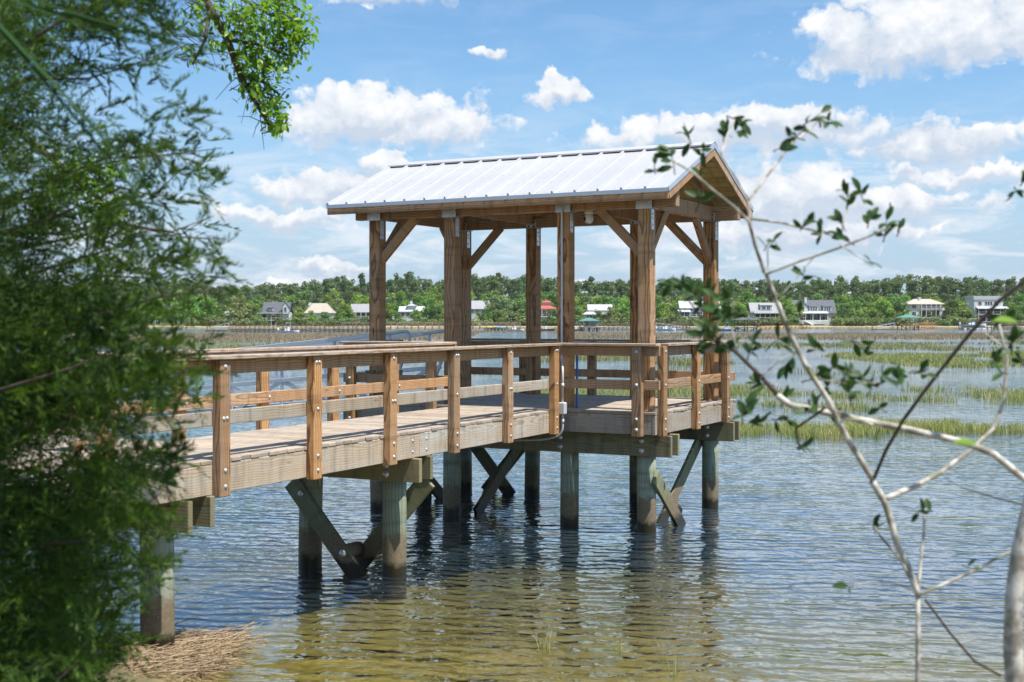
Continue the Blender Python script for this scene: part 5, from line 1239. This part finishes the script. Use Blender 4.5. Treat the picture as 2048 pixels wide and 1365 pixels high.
# live oak: trunk out of view on the left, limbs hanging into the upper left
def oak():
    d0 = 10.0; root = Vector((-6.4, 9.6, 0.0)); zg = ground_z(root.x, root.y); root.z = zg - 0.1
    o = empty('live_oak', root, 0, 'live oak branches with bright green leaves hanging into the upper left corner', 'tree')
    rel = lambda x, y, d: at(x, y, d) - root
    tube('trunk', [(0, 0, 0), (0.05, 0, 2.2), (0.2, 0, 4.5), (0.8, 0.1, 6.6)], [0.30, 0.24, 0.19, 0.11], 'bark_dark', o, 10)
    rr = random.Random(8)
    limbs = [[(0.8, 0.1, 6.6), rel(300, -160, 10), rel(400, -20, 10), rel(455, 80, 10), rel(480, 150, 10), rel(520, 220, 10), rel(548, 268, 10)],
             [rel(380, -50, 10), rel(470, -10, 10.1), rel(540, 30, 10.2), rel(590, 60, 10.2), rel(618, 80, 10.2)],
             [rel(455, 80, 10), rel(520, 90, 9.9), rel(575, 110, 9.9)], [rel(480, 150, 10), rel(520, 160, 10.1), rel(560, 190, 10.1)],
             [rel(420, 20, 10), rel(410, 80, 9.8), rel(385, 130, 9.8)], [(0.2, 0, 4.6), rel(20, 250, 9.5), rel(120, 330, 9.3), rel(200, 400, 9.2), rel(225, 450, 9.2)],
             [rel(120, 330, 9.3), rel(190, 340, 9.3), rel(235, 330, 9.3)], [rel(120, 330, 9.3), rel(110, 400, 9.3), rel(80, 470, 9.3)], [rel(470, -10, 10.1), rel(520, -30, 10.2), rel(600, 20, 10.2)],
             [rel(300, -160, 10), rel(200, -60, 9.8), rel(130, 20, 9.7)]]
    for k, l in enumerate(limbs):
        l = [Vector(q) for q in l]; n = len(l); r0 = 0.05 if k == 0 else 0.035 if k == 5 else 0.014
        tube('limb', l, [r0 * (1 - t / n) + 0.004 for t in range(n)], 'bark_dark', o, 6)
    lv = [leaf_mesh('leaf', 0.068, 0.027, 'leaf_oak'), leaf_mesh('leaf', 0.057, 0.025, 'leaf_oak'), leaf_mesh('leaf', 0.08, 0.030, 'leaf_oak')]
    # leaf tufts: centre px, spread px, number
    tufts = [(455, 20, 50, 60), (520, 30, 55, 100), (580, 40, 45, 95), (600, 75, 28, 60), (560, 75, 50, 90), (500, 75, 45, 80), (490, 120, 40, 75), (525, 130, 35, 70), (530, 175, 40, 85), (545, 215, 32, 75),
             (553, 250, 22, 45), (505, 175, 25, 35), (480, 45, 40, 55), (400, 30, 40, 40), (385, 110, 22, 14), (425, 85, 25, 20), (570, 110, 32, 55), (560, 5, 40, 60),
             (150, 345, 45, 70), (190, 380, 50, 90), (215, 430, 35, 60), (90, 420, 45, 50), (110, 370, 40, 50), (225, 340, 25, 30)]
    items = []
    for (cx, cy, sp, n) in tufts:
        d = 10.0 if cx > 300 else 9.25
        for _ in range(int(n * 1.6)):
            p = rel(cx + rr.gauss(0, sp * .5), cy + rr.gauss(0, sp * .5), d + rr.gauss(0, .12))
            items.append((p, Vector((rr.gauss(.2, .6), rr.gauss(-.1, .6), rr.gauss(-.25, .6))), Vector((rr.gauss(0, .5), rr.gauss(-.3, .5), 1)), rr.randrange(3), d))
    rr.shuffle(items); items.sort(key=lambda q: q[4])
    big = items[::max(1, len(items) // 300)][:300]; bigset = set(id(q) for q in big)
    for q in big: obj('leaf', lv[q[3]], o, orient(q[0], q[1], q[2]))
    vs, fs = [], []
    for q in items:
        if id(q) in bigset: continue
        M = orient(q[0], q[1], q[2]); n0 = len(vs); vs += [M @ v.co for v in lv[q[3]].vertices]; fs += [tuple(i + n0 for i in p_.vertices) for p_ in lv[q[3]].polygons]
    tag(obj('leaves', me_from('leaves', vs, fs, 'leaf_oak', True), o), kind='stuff')
    # fine twigs under the tufts
    vs, fs = [], []
    for (cx, cy, sp, n) in tufts:
        d = 10.0 if cx > 300 else 9.25; c = rel(cx, cy, d)
        for _ in range(7):
            e = c + Vector((rr.gauss(0, .1), rr.gauss(0, .1), rr.gauss(-.05, .1))); s = c + Vector((rr.gauss(-.08, .06), rr.gauss(0, .05), rr.gauss(.08, .05)))
            v2, f2 = tube_geo([s, (s + e) / 2 + Vector((0, 0, .02)), e], [.004, .003, .0015], 4, False); n0 = len(vs); vs += v2; fs += [tuple(i + n0 for i in q) for q in f2]
    tag(obj('twigs', me_from('twigs', vs, fs, 'bark_dark'), o), kind='stuff')
oak()

# strap leaved plant: long narrow blades crossing in front of the cedar
def straps():
    o = empty('palmetto_plant', (-2.2, 3.6, ground_z(-2.2, 3.6)), 0, 'palmetto with long narrow blades crossing in front of the cedar', 'palmetto')
    org = Vector((-2.2, 3.6, ground_z(-2.2, 3.6)))
    tube('trunk', [(0, 0, 0), (0, 0, 1.6), (0.05, 0, 2.6), (0.1, 0, 3.1)], [0.11, 0.1, 0.09, 0.06], 'bark_dark', o, 9)
    for (a, b_, c, d) in (((-60, 60), (150, 62), (300, 88), 3.8), ((-60, 95), (220, 78), (440, 72), 3.9), ((-40, 70), (250, 72), (430, 98), 3.9), ((150, 190), (230, 290), (330, 430), 3.7),
                          ((180, 230), (255, 350), (320, 455), 3.7)):
        P0, P1, P2 = [at(q[0], q[1], d) - org for q in (a, b_, c)]
        P0 = P0.lerp(Vector((0.1, 0, 3.1)), 0.35); vs, fs = [], []
        for i in range(11):
            t = i / 10; q = P0 * (1 - t) ** 2 + P1 * 2 * t * (1 - t) + P2 * t * t; w = 0.008 * (1 - t) ** .6 + .0008
            n_ = Vector((0.35, -.5, .8)); tg = (P2 - P0).normalized(); s = tg.cross(n_).normalized() * w
            vs += [q - s, q + Vector((0, .004, -.004)), q + s]
        for i in range(10):
            for k in range(2): fs.append((i * 3 + k, i * 3 + k + 1, i * 3 + k + 4, i * 3 + k + 3))
        obj('blade', me_from('blade', vs, fs, 'leaf_strap', True), o)
straps()

# right-hand shrub, in front of the water
def shrub():
    d = 4.6; base = Vector((px(1836, d), d, ground_z(px(1836, d), d) - .05))
    o = empty('yaupon_shrub', base, 0, 'pale barked leggy shrub with small dark leaves in front of the water at right', 'shrub')
    rr = random.Random(21)
    def Pp(x, y, dd=0.0): return at(x, y, d + dd) - base
    def stem(pts, r0, r1, mat='bark_pale', ddz=(0, 0)):
        n = len(pts); P3 = []
        for i, (x, y) in enumerate(pts): P3.append(Pp(x + rr.gauss(0, 1.5), y + rr.gauss(0, 1.5), ddz[0] + (ddz[1] - ddz[0]) * i / (n - 1)))
        fine, rad = [], []
        for i in range(n - 1):
            for k in range(4): fine.append(P3[i].lerp(P3[i + 1], k / 4)); rad.append((r0 + (r1 - r0) * (i + k / 4) / (n - 1)) * (1 + .08 * rr.random()))
        fine.append(P3[-1]); rad.append(r1)
        tube('branch', fine, rad, mat, o, 7)
    k = 1 / 559 * 0.42        # metres of radius per px of width at this distance
    tube('branch', [Vector((0, 0, 0)), Pp(1838, 1500), Pp(1835, 1365), Pp(1836, 1280), Pp(1836, 1190)], [13 * k, 12 * k, 12 * k, 12 * k, 11 * k], 'bark_pale', o, 8)
    stem([(1836, 1192), (1815, 1130), (1795, 1090), (1770, 1010), (1745, 962)], 15 * k, 17 * k)
    stem([(1745, 962), (1690, 870), (1655, 800), (1612, 730), (1578, 660), (1552, 600), (1530, 545)], 15 * k, 10 * k)
    stem([(1530, 545), (1512, 490), (1497, 440), (1470, 415), (1420, 375), (1385, 340), (1345, 320)], 9 * k, 4 * k, ddz=(0, -.3))
    stem([(1500, 450), (1497, 400), (1540, 345), (1580, 290), (1615, 262), (1642, 240)], 8 * k, 4 * k, ddz=(0, .3))
    stem([(1440, 310), (1455, 275), (1470, 240)], 5 * k, 3 * k, ddz=(.1, .2)); stem([(1497, 400), (1465, 345), (1440, 310)], 5 * k, 4 * k)
    stem([(1498, 440), (1560, 448), (1620, 460), (1680, 474)], 7 * k, 4 * k, ddz=(0, .25)); stem([(1680, 474), (1695, 430), (1702, 388)], 4 * k, 3 * k, ddz=(.25, .3))
    stem([(1532, 545), (1600, 522), (1670, 497), (1735, 476), (1780, 455)], 7 * k, 4 * k, ddz=(0, -.3)); stem([(1682, 492), (1720, 515), (1748, 532)], 4 * k, 2.5 * k, ddz=(-.2, -.3))
    stem([(1552, 600), (1590, 560), (1625, 520)], 3 * k, 2 * k); stem([(1538, 560), (1535, 500), (1545, 480)], 4 * k, 2.5 * k)
    stem([(1745, 962), (1770, 900), (1805, 840), (1850, 780), (1895, 722), (1945, 662), (2000, 600), (2070, 545)], 8 * k, 9 * k, 'bark_dark', (0, -.3))
    stem([(2080, 985), (2040, 955), (1985, 908), (1930, 885), (1860, 872), (1790, 853), (1720, 842), (1650, 826), (1580, 812), (1555, 790)], 17 * k, 15 * k, ddz=(-.1, .1))
    stem([(1555, 790), (1520, 755), (1475, 705), (1440, 685), (1400, 640), (1370, 590)], 12 * k, 4 * k, 'bark_dark', (.1, .3))
    stem([(1730, 842), (1690, 838), (1655, 815), (1690, 830), (1745, 850)], 8 * k, 8 * k)
    stem([(1768, 1000), (1830, 972), (1885, 945), (1940, 905), (1985, 858), (2008, 800), (2015, 720), (2000, 640)], 14 * k, 6 * k, ddz=(0, .3))
    stem([(1836, 1188), (1842, 1120), (1848, 1060), (1850, 1025)], 8 * k, 5 * k, ddz=(0, .1)); stem([(1832, 1180), (1800, 1120), (1765, 1075), (1748, 1055)], 8 * k, 4 * k, ddz=(0, -.1))
    stem([(1838, 1190), (1890, 1170), (1950, 1140), (2000, 1110), (2070, 1085)], 8 * k, 6 * k, ddz=(0, 0)); stem([(1834, 1182), (1800, 1170), (1758, 1166), (1705, 1172)], 5 * k, 2 * k)
    stem([(1850, 1200), (1900, 1270), (1950, 1325), (2000, 1350)], 6 * k, 7 * k, 'bark_dark', (.2, .3)); stem([(2060, 1012), (1990, 995), (1930, 975), (1890, 955)], 5 * k, 2 * k, 'bark_dark', (.3, .5))
    stem([(1650, 815), (1625, 835), (1592, 858), (1598, 890), (1610, 905)], 7 * k, 4 * k, 'bark_dark', (0, .1))
    stem([(1575, 655), (1600, 690), (1640, 700)], 3 * k, 2 * k); stem([(1612, 730), (1640, 760), (1700, 770), (1760, 765)], 4 * k, 2 * k, ddz=(0, -.2)); stem([(2015, 700), (1990, 680), (1960, 660)], 4 * k, 3 * k)
    stem([(1475, 705), (1462, 650), (1470, 590)], 4 * k, 2 * k); stem([(1520, 755), (1560, 720), (1600, 700)], 4 * k, 2 * k)
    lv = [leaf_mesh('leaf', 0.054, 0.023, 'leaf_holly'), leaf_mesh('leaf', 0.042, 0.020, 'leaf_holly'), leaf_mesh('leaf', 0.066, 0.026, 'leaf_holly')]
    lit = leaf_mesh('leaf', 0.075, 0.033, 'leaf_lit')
    T = [(1375, 275, 18, 5), (1395, 300, 16, 5), (1345, 325, 25, 6), (1310, 335, 12, 3), (1400, 345, 14, 3), (1470, 240, 18, 6), (1450, 275, 16, 4), (1480, 262, 14, 3), (1625, 238, 22, 6), (1655, 245, 10, 3), (1590, 275, 18, 5), (1560, 300, 12, 3), (1605, 262, 12, 3),
         (1400, 400, 22, 4), (1640, 458, 25, 6), (1690, 478, 20, 5), (1695, 400, 18, 6), (1725, 395, 12, 3), (1610, 448, 14, 3), (1770, 460, 22, 6), (1795, 465, 8, 2), (1740, 445, 14, 3), (1750, 530, 12, 2), (1540, 490, 15, 4), (1685, 450, 14, 3),
         (1345, 560, 14, 4), (1380, 580, 24, 6), (1420, 590, 20, 5), (1400, 605, 18, 5), (1440, 630, 22, 6), (1480, 625, 22, 6), (1460, 600, 20, 4), (1425, 650, 20, 5), (1395, 690, 20, 5), (1440, 690, 25, 7), (1405, 670, 14, 4), (1500, 640, 18, 3),
         (1625, 555, 16, 4), (1500, 700, 24, 5), (1545, 690, 18, 4), (1580, 720, 18, 4), (1740, 690, 18, 5), (1710, 685, 10, 2), (1640, 700, 14, 4), (1660, 740, 16, 4), (1690, 755, 20, 6), (1730, 760, 16, 4), (1760, 760, 14, 4), (1790, 765, 10, 2), (1625, 760, 20, 6), (1650, 780, 18, 5),
         (1700, 790, 22, 5), (1740, 780, 14, 3), (1800, 770, 14, 4), (1490, 830, 20, 6), (1515, 845, 14, 3), (1560, 840, 16, 5), (1630, 815, 16, 5), (1600, 890, 10, 3), (1660, 830, 12, 3), (1765, 820, 10, 2), (1830, 745, 12, 3), (1855, 750, 8, 2), (1600, 640, 14, 3),
         (2010, 640, 14, 3), (2025, 690, 20, 6), (1990, 720, 12, 3), (2005, 745, 10, 2), (2040, 720, 14, 4), (1985, 665, 14, 2), (2030, 380, 12, 3), (2045, 365, 8, 2), (1850, 1025, 14, 4), (1748, 1060, 10, 3), (1700, 1172, 8, 2), (1935, 1135, 10, 2), (1530, 770, 16, 4), (1565, 800, 14, 4)]
    for (cx, cy, sp, n) in T:
        dd = rr.uniform(-.25, .3) if cy < 1000 else 0.0; c = Pp(cx, cy, dd); q = 1.6 if (cx < 1560 and cy > 520) else 1.2
        tw = Vector((rr.gauss(0, 1), rr.gauss(0, .6), rr.gauss(.5, .7))).normalized() * (sp * 1.7 / 559); s0, s1 = c - tw * .7, c + tw * .7
        md = c + Vector((rr.gauss(0, .004), 0, rr.gauss(0, .004))); tube('twig', [s0, md, s1], [.0026, .002, .001], 'bark_dark', o, 4)
        for j in range(int(n * q + .5)):
            t = rr.uniform(.15, 1); p = s0.lerp(s1, t)
            dv = tw.normalized() * .6 + Vector((rr.gauss(0, .6), rr.gauss(0, .5), rr.gauss(0, .55)))
            obj('leaf', lv[rr.randrange(3)], o, orient(p, dv, Vector((rr.gauss(0, .6), -.7, rr.gauss(.5, .6)))))
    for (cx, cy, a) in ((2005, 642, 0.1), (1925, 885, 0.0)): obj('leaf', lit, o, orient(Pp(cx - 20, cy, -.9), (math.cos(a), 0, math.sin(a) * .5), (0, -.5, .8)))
    t = empty('slender_tree', at(2036, 1365, 4.2) * 1.0, 0, 'mottled white tree trunk at the bottom right edge', 'tree'); b2 = Vector((px(2032, 4.2), 4.2, ground_z(px(2032, 4.2), 4.2) - .05)); t.location = b2
    tube('trunk', [Vector((0, 0, 0)), at(2030, 1365, 4.2) - b2, at(2026, 1290, 4.2) - b2, at(2028, 1200, 4.2) - b2, at(2038, 1110, 4.2) - b2, at(2062, 1000, 4.2) - b2, at(2110, 820, 4.2) - b2, at(2180, 500, 4.2) - b2, at(2230, -200, 4.3) - b2],
         [.034, .032, .031, .029, .027, .024, .022, .018, .01], 'bark_pale', t, 12)
shrub()

# ------------------------------------------------------------------ reed litter and sprigs at the waterline
def wrack():
    rr = np.random.default_rng(3); vs, fs = [], []
    n = 1050
    for i in range(n):
        u = rr.random(); 
        y = 1375 - 100 * rr.beta(1.6, 1.3); xl = 150 + (1365 - y) * .6; xr = 400 + (1365 - y) * 1.05
        x = xl + (xr - xl) * rr.random() ** 1.2; d = 7896 / (y - 642.5)
        if y < 1285 and x < 300: continue
        L = rr.uniform(.15, .75) * (1 if rr.random() < .8 else 1.5); a = rr.normal(0.35, .85); e = rr.normal(0.02, .06)
        c = np.array([px(x, d), d, 0.012 + rr.random() ** 2 * .09]); dv = np.array([math.cos(a), math.sin(a), e]) * L / 2; r = rr.uniform(.002, .0048)
        v2, f2 = tube_geo([c - dv, c + np.array([0, 0, rr.normal() * .012]) + rr.normal(size=3) * np.array([.03, .03, 0]), c + dv], r, 4, False); n0 = len(vs); vs += v2; fs += [tuple(q + n0 for q in k) for k in f2]
    tag(obj('reed_litter', me_from('reed_litter', vs, fs, 'straw')), 'heap of dry straw coloured reeds washed up at the lower left waterline', 'reeds', kind='stuff')
wrack()
for k, (x, y, h_, lb) in enumerate(((1088, 1296, .16, 'small grass sprig rising from shallow water near the bottom centre'), (1240, 1300, .12, 'short grass sprig in the shallows right of the first sprig'), (1345, 1345, .24, 'taller grass tuft in the shallows near the bottom edge'))):
    d = 7896 / (y - 642.5); p = np.column_stack([px(x, d) + nr.normal(size=14) * .035, d + nr.normal(size=14) * .04])
    o = blades('grass_tuft', p, ht(14, h_), 0.004, 'grass_green', lb, lean=1.3); del o['kind']; o['category'] = 'grass'

# ------------------------------------------------------------------ haze
m, g, out = newmat('haze')
vol = g.n('ShaderNodeVolumePrincipled', ins={'Color': (0.93, 0.96, 1.0, 1), 'Density': 0.00006, 'Anisotropy': 0.2}); g.t.links.new(vol.outputs[0], out.inputs['Volume'])
hz = obj('haze', me_from('haze', [(x, y, z) for x in (-700, 700) for y in (-60, 900) for z in (-3.0, 45.0)], [(0, 1, 3, 2), (4, 6, 7, 5), (0, 4, 5, 1), (2, 3, 7, 6), (0, 2, 6, 4), (1, 5, 7, 3)], 'haze')); tag(hz, 'thin summer haze over the creek', 'haze', kind='stuff')
